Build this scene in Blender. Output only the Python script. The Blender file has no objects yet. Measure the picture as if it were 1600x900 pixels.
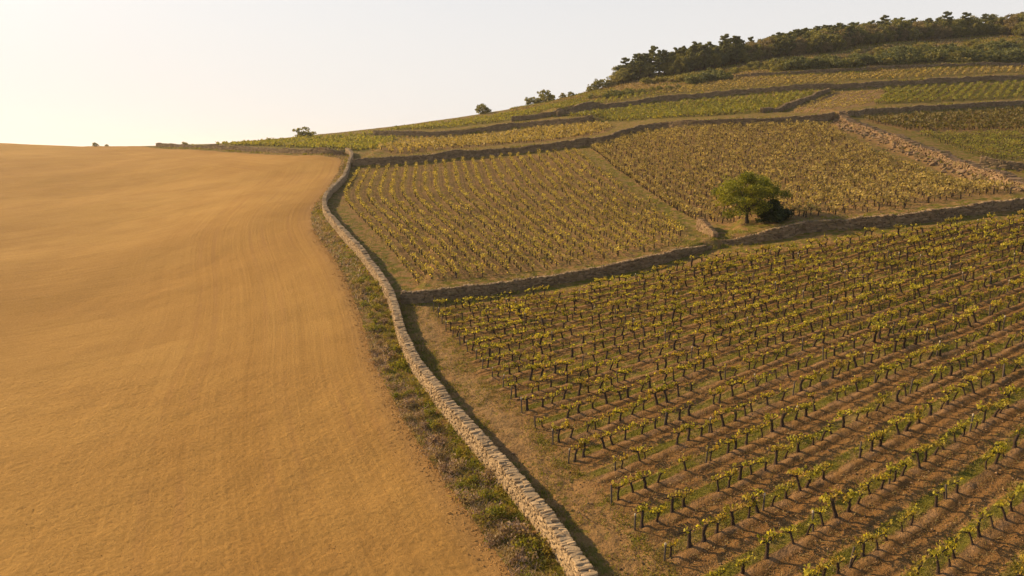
import bpy, math, random
import numpy as np
from mathutils import Vector, Matrix

# ------------------------------------------------------------------ camera, sky, sun, exposure
scene = bpy.context.scene
C = scene.collection
cam_data = bpy.data.cameras.new('camera')
cam_data.sensor_width = 36.0
cam_data.lens = 36.0 * 1100.0 / 1600.0
cam_data.clip_start = 0.5
cam_data.clip_end = 20000.0
camera = bpy.data.objects.new('camera', cam_data)
C.objects.link(camera)
camera.location = (0.0, 0.0, 18.0)
camera.rotation_euler = (math.radians(90.0) - math.atan(205.0 / 1100.0), 0.0, 0.0)
scene.camera = camera

SUN_AZ = math.radians(-61.0)      # measured from +Y towards +X: the sun stands left of the view
SUN_EL = math.radians(26.0)
world = bpy.data.worlds.new('World')
scene.world = world
world.use_nodes = True
wt = world.node_tree
wt.nodes.clear()
w_out = wt.nodes.new('ShaderNodeOutputWorld')
w_bg = wt.nodes.new('ShaderNodeBackground')
w_sky = wt.nodes.new('ShaderNodeTexSky')
w_sky.sky_type = 'NISHITA'
w_sky.sun_disc = False
w_sky.sun_elevation = SUN_EL
w_sky.sun_rotation = SUN_AZ
w_sky.altitude = 200.0
w_sky.air_density = 1.0
w_sky.dust_density = 2.0
w_sky.ozone_density = 1.0
# thin high cloud veils the whole sky: the blue is mixed towards a warm even white
w_veil = wt.nodes.new('ShaderNodeMix')
w_veil.data_type = 'RGBA'
w_co = wt.nodes.new('ShaderNodeTexCoord')
w_xyz = wt.nodes.new('ShaderNodeSeparateXYZ')
w_fac = wt.nodes.new('ShaderNodeMapRange')          # the veil of haze thins with height
w_fac.interpolation_type = 'SMOOTHSTEP'
w_fac.inputs[1].default_value = 0.05
w_fac.inputs[2].default_value = 0.70
w_fac.inputs[3].default_value = 0.97
w_fac.inputs[4].default_value = 0.12
wt.links.new(w_co.outputs['Generated'], w_xyz.inputs[0])
wt.links.new(w_xyz.outputs['Z'], w_fac.inputs[0])
wt.links.new(w_fac.outputs[0], w_veil.inputs['Factor'])
w_veil.inputs['B'].default_value = (5.45, 5.28, 5.15, 1.0)
wt.links.new(w_sky.outputs['Color'], w_veil.inputs['A'])
wt.links.new(w_veil.outputs['Result'], w_bg.inputs['Color'])
w_bg.inputs['Strength'].default_value = 0.10
wt.links.new(w_bg.outputs['Background'], w_out.inputs['Surface'])

sun_data = bpy.data.lights.new('sun', 'SUN')
sun_data.energy = 5.0
sun_data.angle = math.radians(0.6)
sun_data.color = (1.0, 0.71, 0.37)
sun = bpy.data.objects.new('sun', sun_data)
C.objects.link(sun)
SUN_DIR = Vector((math.sin(SUN_AZ) * math.cos(SUN_EL), math.cos(SUN_AZ) * math.cos(SUN_EL), math.sin(SUN_EL)))
sun.rotation_euler = SUN_DIR.to_track_quat('Z', 'Y').to_euler()
sun.location = SUN_DIR * 300.0

scene.view_settings.view_transform = 'Standard'
scene.view_settings.look = 'None'
scene.view_settings.gamma = 1.0
scene.view_settings.use_curve_mapping = False
scene.view_settings.exposure = 0.70
scene.cycles.max_bounces = 6
scene.cycles.diffuse_bounces = 3
scene.cycles.transmission_bounces = 4
scene.cycles.transparent_max_bounces = 4
scene.cycles.use_denoising = True

# ------------------------------------------------------------------ helpers
RS = np.random.default_rng(7)

def tag(o, label=None, cat=None, group=None, kind=None):
    if label: o['label'] = label
    if cat: o['category'] = cat
    if group: o['group'] = group
    if kind: o['kind'] = kind
    return o

def empty(name, loc, rz=0.0):
    o = bpy.data.objects.new(name, None)
    o.empty_display_size = 0.3
    o.location = loc
    o.rotation_euler = (0, 0, rz)
    C.objects.link(o)
    return o

ONES = {1:'first',2:'second',3:'third',4:'fourth',5:'fifth',6:'sixth',7:'seventh',8:'eighth',9:'ninth',10:'tenth',11:'eleventh',12:'twelfth',
        13:'thirteenth',14:'fourteenth',15:'fifteenth',16:'sixteenth',17:'seventeenth',18:'eighteenth',19:'nineteenth'}
TENS = {20:('twentieth','twenty'),30:('thirtieth','thirty'),40:('fortieth','forty'),50:('fiftieth','fifty'),60:('sixtieth','sixty'),
        70:('seventieth','seventy'),80:('eightieth','eighty'),90:('ninetieth','ninety')}
def ordinal(n):
    if n in ONES: return ONES[n]
    if n >= 100:
        return 'hundredth' if n == 100 else 'hundred-and-' + ordinal(n - 100)
    t = n // 10 * 10
    return TENS[t][0] if n == t else TENS[t][1] + '-' + ONES[n - t]

class Geo:
    """vertices, quad / triangle lists and a per-vertex tint, gathered with numpy"""
    def __init__(self):
        self.v, self.q, self.t, self.c, self.n = [], [], [], [], 0
    def add(self, v, q=None, t=None, c=None):
        v = np.asarray(v, np.float32)
        self.v.append(v)
        if q is not None and len(q): self.q.append(np.asarray(q, np.int32) + self.n)
        if t is not None and len(t): self.t.append(np.asarray(t, np.int32) + self.n)
        if c is None: c = np.full(len(v), 0.5, np.float32)
        self.c.append(np.broadcast_to(np.asarray(c, np.float32), (len(v),)))
        self.n += len(v)
    def arrays(self):
        v = np.concatenate(self.v) if self.v else np.zeros((0, 3), np.float32)
        q = np.concatenate(self.q) if self.q else np.zeros((0, 4), np.int32)
        t = np.concatenate(self.t) if self.t else np.zeros((0, 3), np.int32)
        c = np.concatenate(self.c) if self.c else np.zeros(0, np.float32)
        return v, q, t, c
    def mesh(self, name, mat, smooth=False):
        return mesh_from(name, *self.arrays(), mat, smooth)

def mesh_from(name, v, q, t, c, mat, smooth=False):
    me = bpy.data.meshes.new(name)
    nq, nt = len(q), len(t)
    me.vertices.add(len(v)); me.vertices.foreach_set('co', np.ascontiguousarray(v, np.float32).ravel())
    me.loops.add(nq * 4 + nt * 3)
    me.loops.foreach_set('vertex_index', np.concatenate([q.ravel(), t.ravel()]).astype(np.int32))
    me.polygons.add(nq + nt)
    ls = np.concatenate([np.arange(nq) * 4, nq * 4 + np.arange(nt) * 3]).astype(np.int32)
    me.polygons.foreach_set('loop_start', ls)
    me.polygons.foreach_set('use_smooth', np.full(nq + nt, smooth))
    if len(c):
        a = me.attributes.new('tint', 'FLOAT', 'POINT')
        a.data.foreach_set('value', np.ascontiguousarray(c, np.float32))
    me.materials.append(mat)
    me.update(calc_edges=True)
    return me

def obj(name, me, parent=None):
    o = bpy.data.objects.new(name, me)
    C.objects.link(o)
    o.parent = parent
    return o

def tile(geo_arrays, M, T, dc=None):
    """copies of one small mesh: M (k,3,3), T (k,3)"""
    v, q, t, c = geo_arrays
    k, n = len(T), len(v)
    V = np.einsum('kij,nj->kni', M, v) + T[:, None, :]
    off = (np.arange(k) * n)[:, None, None]
    Q = (q[None] + off).reshape(-1, 4) if len(q) else np.zeros((0, 4), np.int32)
    TT = (t[None] + off).reshape(-1, 3) if len(t) else np.zeros((0, 3), np.int32)
    CC = np.broadcast_to(c[None], (k, n)).copy()
    if dc is not None: CC = CC + dc[:, None]
    return V.reshape(-1, 3), Q, TT, CC.ravel()

def tube(geo, pts, rad, sides=6, tint=0.5, cap=True):
    pts = np.asarray(pts, float); rad = np.asarray(rad, float)
    n = len(pts)
    d = np.gradient(pts, axis=0)
    d /= np.linalg.norm(d, axis=1)[:, None] + 1e-9
    ref = np.where(np.abs(d[:, 2:3]) < 0.9, np.array([[0, 0, 1.0]]), np.array([[1.0, 0, 0]]))
    ref = np.broadcast_to(ref[n // 2], d.shape)
    a = np.cross(d, ref); a /= np.linalg.norm(a, axis=1)[:, None] + 1e-9
    b = np.cross(d, a)
    th = np.arange(sides) / sides * 2 * math.pi
    ring = a[:, None] * np.cos(th)[None, :, None] + b[:, None] * np.sin(th)[None, :, None]
    V = (pts[:, None] + ring * rad[:, None, None]).reshape(-1, 3)
    i = np.arange(n - 1)[:, None] * sides; j = np.arange(sides)[None]
    Q = np.stack([i + j, i + (j + 1) % sides, i + sides + (j + 1) % sides, i + sides + j], -1).reshape(-1, 4)
    T = []
    if cap:
        V = np.vstack([V, pts[-1] + d[-1] * rad[-1] * 0.6])
        top = (n - 1) * sides
        T = [(top + k, top + (k + 1) % sides, n * sides) for k in range(sides)]
    geo.add(V, Q, T, tint)

def leaf_quads(geo, P, size, up=0.35, rng=RS, tint=None, aspect=1.25, lean=None):
    """one small folded quad for each leaf position"""
    n = len(P)
    nrm = rng.normal(size=(n, 3)); nrm[:, 2] = nrm[:, 2] * (1 - up) + up
    if lean is not None: nrm += lean
    nrm /= np.linalg.norm(nrm, axis=1)[:, None]
    r = rng.normal(size=(n, 3))
    a = np.cross(nrm, r); a /= np.linalg.norm(a, axis=1)[:, None] + 1e-9
    b = np.cross(nrm, a)
    s = (size * rng.uniform(0.65, 1.35, n))[:, None] * 0.5
    bend = nrm * s * rng.uniform(-0.35, 0.35, n)[:, None]
    V = np.stack([P - a * s * aspect, P - b * s * 0.9 + bend, P + a * s * aspect, P + b * s * 0.9 + bend], 1).reshape(-1, 3)
    Q = (np.arange(n) * 4)[:, None] + np.arange(4)[None]
    if tint is None: tint = rng.uniform(0, 1, n)
    geo.add(V, Q, None, np.repeat(tint, 4))

# ------------------------------------------------------------------ materials
def mat_new(name):
    m = bpy.data.materials.new(name)
    m.use_nodes = True
    nt = m.node_tree
    nt.nodes.clear()
    out = nt.nodes.new('ShaderNodeOutputMaterial')
    return m, nt, out

class N:
    """tiny node-graph helper"""
    def __init__(self, nt): self.nt = nt
    def node(self, kind, **kw):
        n = self.nt.nodes.new(kind)
        for k, v in kw.items(): setattr(n, k, v)
        return n
    def put(self, sock, v):
        if v is None: return
        if isinstance(v, bpy.types.NodeSocket): self.nt.links.new(v, sock)
        else: sock.default_value = v
    def math(self, op, a, b=None, c=None, clamp=False):
        n = self.node('ShaderNodeMath', operation=op, use_clamp=clamp)
        self.put(n.inputs[0], a); self.put(n.inputs[1], b); self.put(n.inputs[2], c)
        return n.outputs[0]
    def noise(self, vec, scale, detail=3.0, rough=0.55, dist=0.0, out='Fac'):
        n = self.node('ShaderNodeTexNoise')
        self.put(n.inputs['Vector'], vec); self.put(n.inputs['Scale'], scale)
        n.inputs['Detail'].default_value = detail; n.inputs['Roughness'].default_value = rough
        n.inputs['Distortion'].default_value = dist
        return n.outputs[out]
    def attr(self, name, out='Fac'):
        n = self.node('ShaderNodeAttribute'); n.attribute_name = name
        return n.outputs[out]
    def mix(self, f, a, b, blend='MIX'):
        n = self.node('ShaderNodeMix', data_type='RGBA', blend_type=blend)
        self.put(n.inputs[0], f)
        for s, v in ((n.inputs[6], a), (n.inputs[7], b)):
            if isinstance(v, (tuple, list)): v = (*v[:3], 1.0)
            self.put(s, v)
        return n.outputs[2]
    def ramp(self, f, lo, hi):
        n = self.node('ShaderNodeMapRange', interpolation_type='SMOOTHSTEP')
        self.put(n.inputs[0], f); n.inputs[1].default_value = lo; n.inputs[2].default_value = hi
        return n.outputs[0]
    def pos(self): return self.node('ShaderNodeNewGeometry').outputs['Position']
    def island(self): return self.node('ShaderNodeNewGeometry').outputs['Random Per Island']
    def comb(self, x, y, z=0.0):
        n = self.node('ShaderNodeCombineXYZ')
        self.put(n.inputs[0], x); self.put(n.inputs[1], y); self.put(n.inputs[2], z)
        return n.outputs[0]
    def bump(self, h, strength, dist):
        n = self.node('ShaderNodeBump')
        n.inputs['Strength'].default_value = strength; n.inputs['Distance'].default_value = dist
        self.put(n.inputs['Height'], h)
        return n.outputs['Normal']
    def bsdf(self, col, rough=0.9, normal=None, spec=0.15):
        n = self.node('ShaderNodeBsdfPrincipled')
        if isinstance(col, (tuple, list)): col = (*col[:3], 1.0)
        self.put(n.inputs['Base Color'], col)
        self.put(n.inputs['Roughness'], rough); n.inputs['Specular IOR Level'].default_value = spec
        if normal is not None: self.put(n.inputs['Normal'], normal)
        return n.outputs[0]

def leaf_material(name, dark, light, dry=None, trans=0.45, gain=1.0):
    m, nt, out = mat_new(name); g = N(nt)
    t = g.attr('tint')
    col = g.mix(g.ramp(t, 0.05, 0.95), dark, light)
    if dry is not None:
        col = g.mix(g.math('MULTIPLY', g.ramp(g.noise(g.pos(), 0.9, 2.0), 0.42, 0.68), 0.8), col, dry)
    v = g.noise(g.pos(), 0.35, 2.0)
    col = g.mix(1.0, col, g.mix(v, (0.75, 0.75, 0.75), (1.25, 1.2, 1.1)), 'MULTIPLY')
    b = g.bsdf(col, 0.6, None, 0.25)
    tr = g.node('ShaderNodeBsdfTranslucent')
    tcol = g.mix(1.0, col, (1.5 * gain, 1.45 * gain, 0.7 * gain), 'MULTIPLY')
    g.put(tr.inputs['Color'], tcol)
    mx = g.node('ShaderNodeMixShader'); mx.inputs[0].default_value = trans
    nt.links.new(b, mx.inputs[1]); nt.links.new(tr.outputs[0], mx.inputs[2])
    nt.links.new(mx.outputs[0], out.inputs['Surface'])
    return m

def bark_material(name, a, b, scale=9.0):
    m, nt, out = mat_new(name); g = N(nt)
    n = g.noise(g.pos(), scale, 4.0)
    col = g.mix(n, a, b)
    nt.links.new(g.bsdf(col, 0.95, g.bump(n, 0.7, 0.03), 0.1), out.inputs['Surface'])
    return m

def stone_material(name, a, b, c, lichen=0.25):
    m, nt, out = mat_new(name); g = N(nt)
    r = g.math('FRACT', g.math('ADD', g.math('MULTIPLY', g.island(), 7.13), g.attr('tint')))
    p = g.pos()
    big = g.noise(p, 1.3, 2.0)
    col = g.mix(r, a, b)
    col = g.mix(g.ramp(big, 0.45, 0.7), col, c)
    fine = g.noise(p, 14.0, 4.0, 0.65)
    col = g.mix(1.0, col, g.mix(fine, (0.72, 0.72, 0.72), (1.22, 1.2, 1.16)), 'MULTIPLY')
    stain = g.ramp(g.noise(p, 0.55, 4.0, 0.7), 0.50, 0.66)
    col = g.mix(g.math('MULTIPLY', stain, 0.45), col, g.mix(1.0, col, (0.50, 0.47, 0.43), 'MULTIPLY'))
    li = g.math('MULTIPLY', g.ramp(g.noise(p, 5.0, 4.0, 0.7), 0.58, 0.68), lichen)
    col = g.mix(li, col, (0.30, 0.29, 0.22))
    nt.links.new(g.bsdf(col, 0.92, g.bump(g.noise(p, 9.0, 5.0, 0.65), 0.8, 0.04), 0.15), out.inputs['Surface'])
    return m

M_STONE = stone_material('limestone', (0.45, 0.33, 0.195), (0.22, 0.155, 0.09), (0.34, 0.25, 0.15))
M_STONE_OLD_SHADE = stone_material('weathered shade-darkened limestone', (0.27, 0.19, 0.11), (0.13, 0.09, 0.054), (0.18, 0.135, 0.07), 0.25)  # weathered terrace stone, its colour darkened further to carry the walls' shade
M_STONE_PINK = stone_material('tumbled pinkish limestone', (0.27, 0.18, 0.108), (0.15, 0.098, 0.056), (0.17, 0.13, 0.055), 0.2)
M_CORE = bark_material('packed earth and rubble', (0.07, 0.055, 0.035), (0.15, 0.11, 0.075), 6.0)
M_TRUNK = bark_material('vine bark', (0.030, 0.020, 0.015), (0.075, 0.050, 0.035), 18.0)
M_BARK = bark_material('tree bark', (0.040, 0.030, 0.022), (0.10, 0.075, 0.05), 7.0)
M_POST = bark_material('weathered wood', (0.060, 0.045, 0.034), (0.14, 0.11, 0.085), 12.0)
M_TIP = bark_material('bare cut wood', (0.36, 0.30, 0.2), (0.5, 0.42, 0.3), 12.0)
M_VINE = leaf_material('vine leaf', (0.12, 0.122, 0.014), (0.52, 0.46, 0.06), (0.34, 0.23, 0.05), 0.5)
M_VINE_GOLD = leaf_material('golden vine leaf', (0.12, 0.11, 0.020), (0.48, 0.39, 0.085), (0.29, 0.20, 0.06), 0.42)
M_VINE_TAN = leaf_material('fading vine leaf', (0.125, 0.102, 0.03), (0.43, 0.335, 0.115), (0.28, 0.205, 0.08), 0.38)
M_VINE_GREEN = leaf_material('green vine leaf', (0.10, 0.112, 0.020), (0.28, 0.27, 0.052), (0.22, 0.165, 0.04), 0.45)
M_VINE_DARK = leaf_material('dark vine leaf', (0.07, 0.065, 0.018), (0.16, 0.135, 0.03), (0.13, 0.085, 0.04), 0.35)  # darker leaf colour for the dark plot at the right
M_GRASS = leaf_material('grass blade', (0.085, 0.098, 0.012), (0.24, 0.225, 0.030), (0.22, 0.16, 0.05), 0.35)
M_STRAW = leaf_material('dry grass blade', (0.13, 0.098, 0.04), (0.33, 0.245, 0.105), None, 0.35)
M_BRUSH = leaf_material('grey dry brush', (0.20, 0.135, 0.10), (0.42, 0.30, 0.225), (0.30, 0.23, 0.09), 0.25)
M_VERGE = leaf_material('verge leaf', (0.075, 0.095, 0.012), (0.23, 0.22, 0.03), (0.30, 0.225, 0.06), 0.4)
M_TREE = leaf_material('broad leaf', (0.065, 0.085, 0.010), (0.27, 0.262, 0.027), None, 0.45)
M_BUSH = leaf_material('dark bush leaf', (0.018, 0.028, 0.007), (0.045, 0.06, 0.012), None, 0.25)
M_PINE = leaf_material('pine needle', (0.062, 0.078, 0.030), (0.19, 0.195, 0.07), None, 0.35)
M_OLIVE = leaf_material('olive woodland leaf', (0.10, 0.105, 0.030), (0.26, 0.24, 0.072), None, 0.4)
M_BROWN = leaf_material('brown woodland leaf', (0.13, 0.105, 0.052), (0.28, 0.225, 0.11), None, 0.35)
M_PALE = leaf_material('pale woodland leaf', (0.15, 0.14, 0.04), (0.33, 0.28, 0.09), None, 0.4)
# ------------------------------------------------------------------ the lie of the land (world metres)
CTRL = [(3.9, 30, -1.34), (22.42, 28, -0.05), (-24.43, 30.5, -1.66), (-10.58, 30.2, -1.47), (0, 43, -0.57), (28.58, 37, 2.02), (15.21, 34.5, 0.23), (36.18, 48, 3.99), (21.63, 51, 3.12), (4.89, 51.5, 0.95), (-11, 74, 2.11), (7.29, 79, 4.02), (23.32, 85, 7.3), (60.18, 83, 11.71), (42.03, 84, 9.96), (30.52, 66, 5.7), (-20.87, 95, 5.6), (-33.6, 125, 9.44), (-38.39, 168, 15.48), (-41.44, 182, 18.8), (-9.82, 108, 7.86), (9.8, 108, 8.84), (27.78, 102, 9.35), (54.47, 110, 13.62), (77.79, 108, 13.7), (17.68, 165, 19.01), (-7.69, 172, 17.85), (41.55, 180, 24.28), (78.16, 180, 26.15), (91.67, 128, 16.87), (86.85, 150, 20.63), (155.26, 220, 33.26), (94.84, 195, 29.02), (183.71, 262, 45.09), (123.18, 255, 41.56), (69.98, 265, 39.33), (20.81, 235, 29.25), (25.36, 190, 22.49), (202.69, 290, 52.87), (126.89, 290, 50.43), (239.3, 345, 73.28), (159.56, 340, 68.25), (116.83, 335, 61.93), (56.47, 322, 50.48), (60.45, 345, 54.55), (111.47, 365, 64.34), (161.57, 372, 73.91), (266.45, 385, 84.14), (14.33, 325, 41.66), (-14.23, 322, 36.47), (-51.43, 322, 30.36), (-88.81, 312, 25.91), (-121.43, 290, 22.83), (-20.9, 235, 23.96), (-48.98, 255, 24.91), (-36.56, 205, 20.34), (-61.83, 195, 18.68), (-91.54, 225, 19.97), (-129.89, 262, 21.22), (-41.75, 55, -0.21), (-64.36, 87, 1.79), (-90.93, 125, 6.27), (-115.24, 160, 11.63), (-143.11, 200, 17.12), (-181.72, 255, 22.47), (-136.14, 268, 21.99), (-235.17, 240, 22.2), (-28.7, 55, -0.21), (-43.74, 86, 1.97), (-62.02, 124, 6.36), (-83.05, 168, 12.8), (-28.06, 82, 2.72), (-42.18, 126, 9.59), (-56.35, 170, 15.75), (-157.57, 260, 21.87), (-160, 330, 15), (-70, 400, 10), (-110, 380, 10), (-20, 420, 16), (30, 430, 30), (-250, 360, 12), (-330, 300, 12), (-330, 200, 12), (-200, 480, -15), (0, 520, 0), (150, 520, 45), (300, 480, 70), (400, 430, 90), (-120, 30, -1), (-250, 60, 0), (100, 30, 3), (200, 60, 14), (200, 120, 24), (300, 200, 45), (400, 300, 85), (-400, 450, -20), (0, -20, -0.5), (-200, -20, -2), (200, -20, 6), (420, 100, 45)]
WALLS = {
    'main': [(3.13, 28.25), (2.44, 30.5), (1.92, 32.25), (1.02, 34.5), (0, 37), (-0.96, 39.25), (-1.93, 41.5), (-3.2, 44.25), (-4.8, 47.75), (-6.61, 52.25), (-8.69, 57.5), (-10.69, 64), (-12.73, 72.75), (-14.85, 79), (-16.86, 84.25), (-19.11, 89.25), (-22.34, 96.5), (-26.56, 106), (-30.86, 116), (-33.02, 122.75), (-34.41, 129.5), (-35.03, 136.75), (-35.19, 144.75), (-36.11, 152.75), (-38.04, 163.75), (-39.22, 173.25), (-40.36, 179.25), (-42.55, 183.25)],
    'far_field': [(-42.74, 181.25), (-46.31, 181.25), (-61.83, 195), (-76.46, 211.5), (-91.65, 225.25), (-109, 242), (-129.15, 260.5)],
    'cross': [(-11.98, 75), (-10.66, 74.5), (-8.36, 75), (-2.84, 76.5), (0, 77), (7.25, 78.5), (14.68, 79.75), (19.45, 81.5), (23.85, 83.5)],
    'cross_right': [(25.11, 84.5), (27.49, 83.5), (31.08, 83), (36.85, 84.25), (42.06, 82.5), (47.85, 82.25), (54.07, 82.75), (60.54, 83.5), (69.1, 86.75)],
    'stub': [(24.72, 94.25), (24.71, 91.25), (24.52, 87.75), (24.4, 85.25)],
    'upper': [(-37.23, 167.5), (-26.29, 166.75), (-11.19, 171.5), (2.17, 173.25), (12.51, 175.25), (18.31, 175.5), (23.24, 177.5), (28.05, 185.5), (36.5, 193), (47.57, 183), (60.48, 179.5), (78.21, 181.25), (81.64, 183.25)],
    'right_low': [(88.95, 191.5), (108.49, 201.25), (130.11, 210.5), (155.26, 220), (165.26, 220.5)],
    'right_high': [(15.49, 243), (30.04, 253.75), (41.93, 258.25), (51.01, 264.25), (57.88, 262.75), (79.09, 261.25), (98.27, 255.75), (108.97, 253), (123.3, 255.25), (144.93, 258), (164.97, 261.25), (183.89, 262.25), (197.3, 265)],
    'diag': [(68.42, 197.25), (75.93, 207), (84.2, 216.75), (98.12, 237), (109.14, 249.75)],
    'left_strip': [(-48.98, 255), (-27.89, 241.25), (-15.49, 238.75), (-6.35, 238.25), (0, 238), (8.3, 234), (20.1, 226.75), (24.95, 225.25)],
    'left_branch': [(0, 244.75), (10.77, 243), (21.83, 246.75), (27.65, 250.25)],
    'rubble': [(83.22, 185.75), (80.23, 172.25), (80.11, 165.5), (80.35, 158.5), (79.9, 150.75), (78.58, 142), (78.41, 136), (77.97, 130), (76.45, 121.75), (75.19, 113), (70.74, 98), (68.04, 88.5)],
    'right_stub': [(79.57, 121.5), (81.51, 119.5), (84.57, 117.75), (88, 115.25)],
    'scrub_wall': [(90.91, 296.5), (102.55, 292.75), (126.36, 288.75), (148.21, 289.75), (171.48, 288.5), (203.03, 290.5)],
}
FIELD_EDGE = [(1.33, 26), (0, 30.25), (-0.41, 31.25), (-1.81, 34.5), (-3.36, 37.75), (-5.5, 42.75), (-7.44, 47), (-9.54, 52.5), (-12.42, 60.5), (-15.32, 70.5), (-20.09, 83.75), (-24.57, 94.75), (-29.07, 104.5), (-32.63, 114), (-34.73, 122.5), (-35.66, 132.5), (-37.68, 148.5), (-40.69, 169.5), (-41.98, 176.5), (-45.82, 179.25), (-60.34, 190.25), (-74.68, 206.5), (-89.44, 219.75), (-105.98, 235.25), (-126.32, 254.75)]
PLOTS = {
    'front': [(-8.2, 72.25), (2.09, 75), (11.2, 75.75), (18.72, 78.25), (23.56, 80.25), (27.6, 79.25), (36.1, 79), (57.6, 79.25), (66.33, 81.25), (44.62, 42.75), (24.29, 21.25), (10.4, 22.25), (7.8, 30), (6.53, 33), (5.47, 36), (3.25, 42), (1.94, 44.75), (0, 49.5), (-2.88, 55.25), (-5.02, 63)],
    'middle': [(-35.16, 165.5), (-25.91, 164.25), (-11, 168.5), (2.12, 169.5), (14.35, 169.25), (15.38, 167.25), (18.78, 139.5), (21.62, 119.75), (23.55, 102.5), (23.08, 95.25), (20.7, 85), (15.2, 82.75), (7.53, 81.75), (0, 80.25), (-10.6, 79), (-15.69, 92), (-22.86, 109.25), (-28.51, 122), (-32.06, 133), (-33.62, 146.5)],
    'upper_middle': [(18.98, 170.25), (24.47, 177.25), (30.64, 186.25), (37.44, 183.25), (76.79, 176.75), (74.05, 161.75), (71.73, 146.25), (70.15, 126.25), (68.35, 111.75), (63.42, 88.75), (46.45, 85.25), (35.25, 87), (27.32, 96.25), (26.3, 101.25), (23.89, 119.25), (20.83, 143.5)],
    'right_dark': [(87.61, 182.5), (105.3, 192), (146.98, 208), (159.63, 210.25), (127.61, 167.25), (117.52, 165.5), (90.59, 164.5), (89.64, 171.25)],
    'right_green': [(89.62, 159.5), (99.54, 160), (123.15, 161.25), (97.77, 127), (87.74, 130.75), (87.73, 142.5)],
    'upper_right': [(129.27, 251.5), (142.36, 253.25), (180.67, 257.5), (194.32, 257.75), (169.75, 224), (159.69, 226.5), (128.72, 217.75), (105.81, 211)],
    'tan_upper': [(74.82, 195.75), (91.09, 223.5), (109.17, 246.75), (120.38, 249), (127.23, 250.5), (104.69, 211), (90.6, 201)],
    'upper_band': [(17.94, 238.25), (30.6, 247.25), (42.84, 255.5), (58.4, 254.75), (77.91, 252.75), (105.9, 248.25), (95.15, 234.75), (77.72, 212), (67.45, 198), (53.33, 200.75), (36.28, 215.5)],
    'left_band': [(-36.48, 185.75), (-36.19, 232.25), (-24.75, 231.75), (-4.04, 227.25), (10.03, 226), (25.25, 219), (27.95, 203), (23.85, 191.5), (16.81, 188.75), (0, 186), (-15.97, 178.75), (-27.82, 172.75)],
    'left_far': [(-101.31, 241.75), (-90.93, 255.25), (-74.8, 262.75), (-55.58, 260.5), (-49.12, 251), (-38.72, 241.75), (-37.46, 200), (-39.74, 185.5), (-60.31, 211.25), (-82.21, 230.5)],
    'skyline_strip': [(-65.79, 264.25), (-48, 270.25), (-24.72, 279), (0, 281), (17.39, 281.5), (18.65, 263.75), (8.93, 252), (0, 251.25), (-8.94, 252), (-26.89, 252.25), (-46.04, 259)],
    'ridge_strip': [(19.15, 271), (31.81, 277.5), (49.25, 279.75), (58.35, 276.25), (47.11, 267.25), (39.37, 262.5), (27.2, 256.5), (11.06, 249.75), (6.67, 251)],
    'high_band': [(50.58, 273.5), (64.95, 284.25), (88.62, 288.75), (110.24, 286), (131.66, 283.75), (126.47, 267), (111.16, 258.25), (81.8, 265.75), (59.22, 269)],
    'high_right': [(133.59, 277.25), (147.32, 280.5), (174.01, 284.25), (213.57, 284.25), (202.88, 269.5), (163.66, 266.75), (138.44, 263), (120.85, 262.25)],
}
SCRUB = {'belt': [(101.65, 297.75), (127.94, 292.5), (149.31, 292), (173.48, 292), (204.87, 293.25), (214.85, 289.5), (233.51, 316), (212.06, 320.75), (179.7, 317.5), (156.41, 309.25), (130.42, 304.75), (106.94, 305.75)], 'heath': [(54.68, 311.5), (81.55, 310.5), (110.73, 317), (138.08, 316.75), (171.8, 329.25), (232.27, 334.5), (239.69, 328.75), (233.06, 319.25), (181.06, 320), (156.89, 310.25), (130.94, 306), (101.62, 305.75), (68.59, 300.75)], 'clump': [(69.84, 294.75), (77.87, 306.5), (85.94, 306.75), (90.18, 294), (83.66, 289), (70.4, 286.25)], 'hedge': [(25.52, 289.5), (41.59, 295.5), (59.06, 292.25), (67.67, 285.25), (58.35, 276.25), (41.82, 279.25), (32.2, 281)]}
ROW_GUIDE = [(-10.82, 80.75), (-15.56, 92.75), (-22.51, 110), (-28.07, 122.5), (-31.57, 133.5), (-32.9, 146.25), (-35.32, 166.25)]
PATH_POLY = [(14.95, 167.5), (18.18, 167), (20.83, 143.5), (23.89, 119.25), (26.3, 101.25), (24.39, 92.25), (24.19, 84.75), (20.64, 84.75), (22.2, 90.75), (23.17, 102), (21.14, 119.5), (18.21, 139)]
FOREST_EDGE = [(46.75, 328.75), (65.49, 328), (83.52, 321.5), (98.32, 327.25), (116.92, 335.25), (143.74, 330.25), (159.68, 340.25), (182.57, 350.5), (203.2, 353.75), (233.07, 361), (240.3, 346.5)]
SPOT = {'hero': (29.85, 89.5), 'bush': (32.63, 88), 't475': (-77.26, 267.25), 't755': (-11.98, 301.25), 't845': (12.65, 319)}

MID_POLY = PLOTS['middle']
SC = 100.0
_P = np.array(CTRL)
def _phi(r2): return np.where(r2 > 0, 0.5 * r2 * np.log(np.maximum(r2, 1e-12)), 0.0)
def _fit():
    n = len(_P); X = _P[:, :2] / SC
    K = _phi(((X[:, None] - X[None]) ** 2).sum(-1)) + 0.004 * np.eye(n)
    Q = np.c_[np.ones(n), X]
    A = np.block([[K, Q], [Q.T, np.zeros((3, 3))]])
    return np.linalg.solve(A, np.r_[_P[:, 2], 0, 0, 0])
_COEF = _fit()
def base_height(x, y):
    xs, ys = x / SC, y / SC
    o = _COEF[-3] + _COEF[-2] * xs + _COEF[-1] * ys
    for (a, b, _), w in zip(_P / SC, _COEF[:-3]):
        o = o + w * _phi((xs - a) ** 2 + (ys - b) ** 2)
    d = np.maximum(np.maximum(-380 - x, x - 400), np.maximum(-30 - y, y - 480))
    w = np.clip(d / 180.0, 0, 1); w = w * w * (3 - 2 * w)
    return o * (1 - w) + (-30.0) * w

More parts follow.
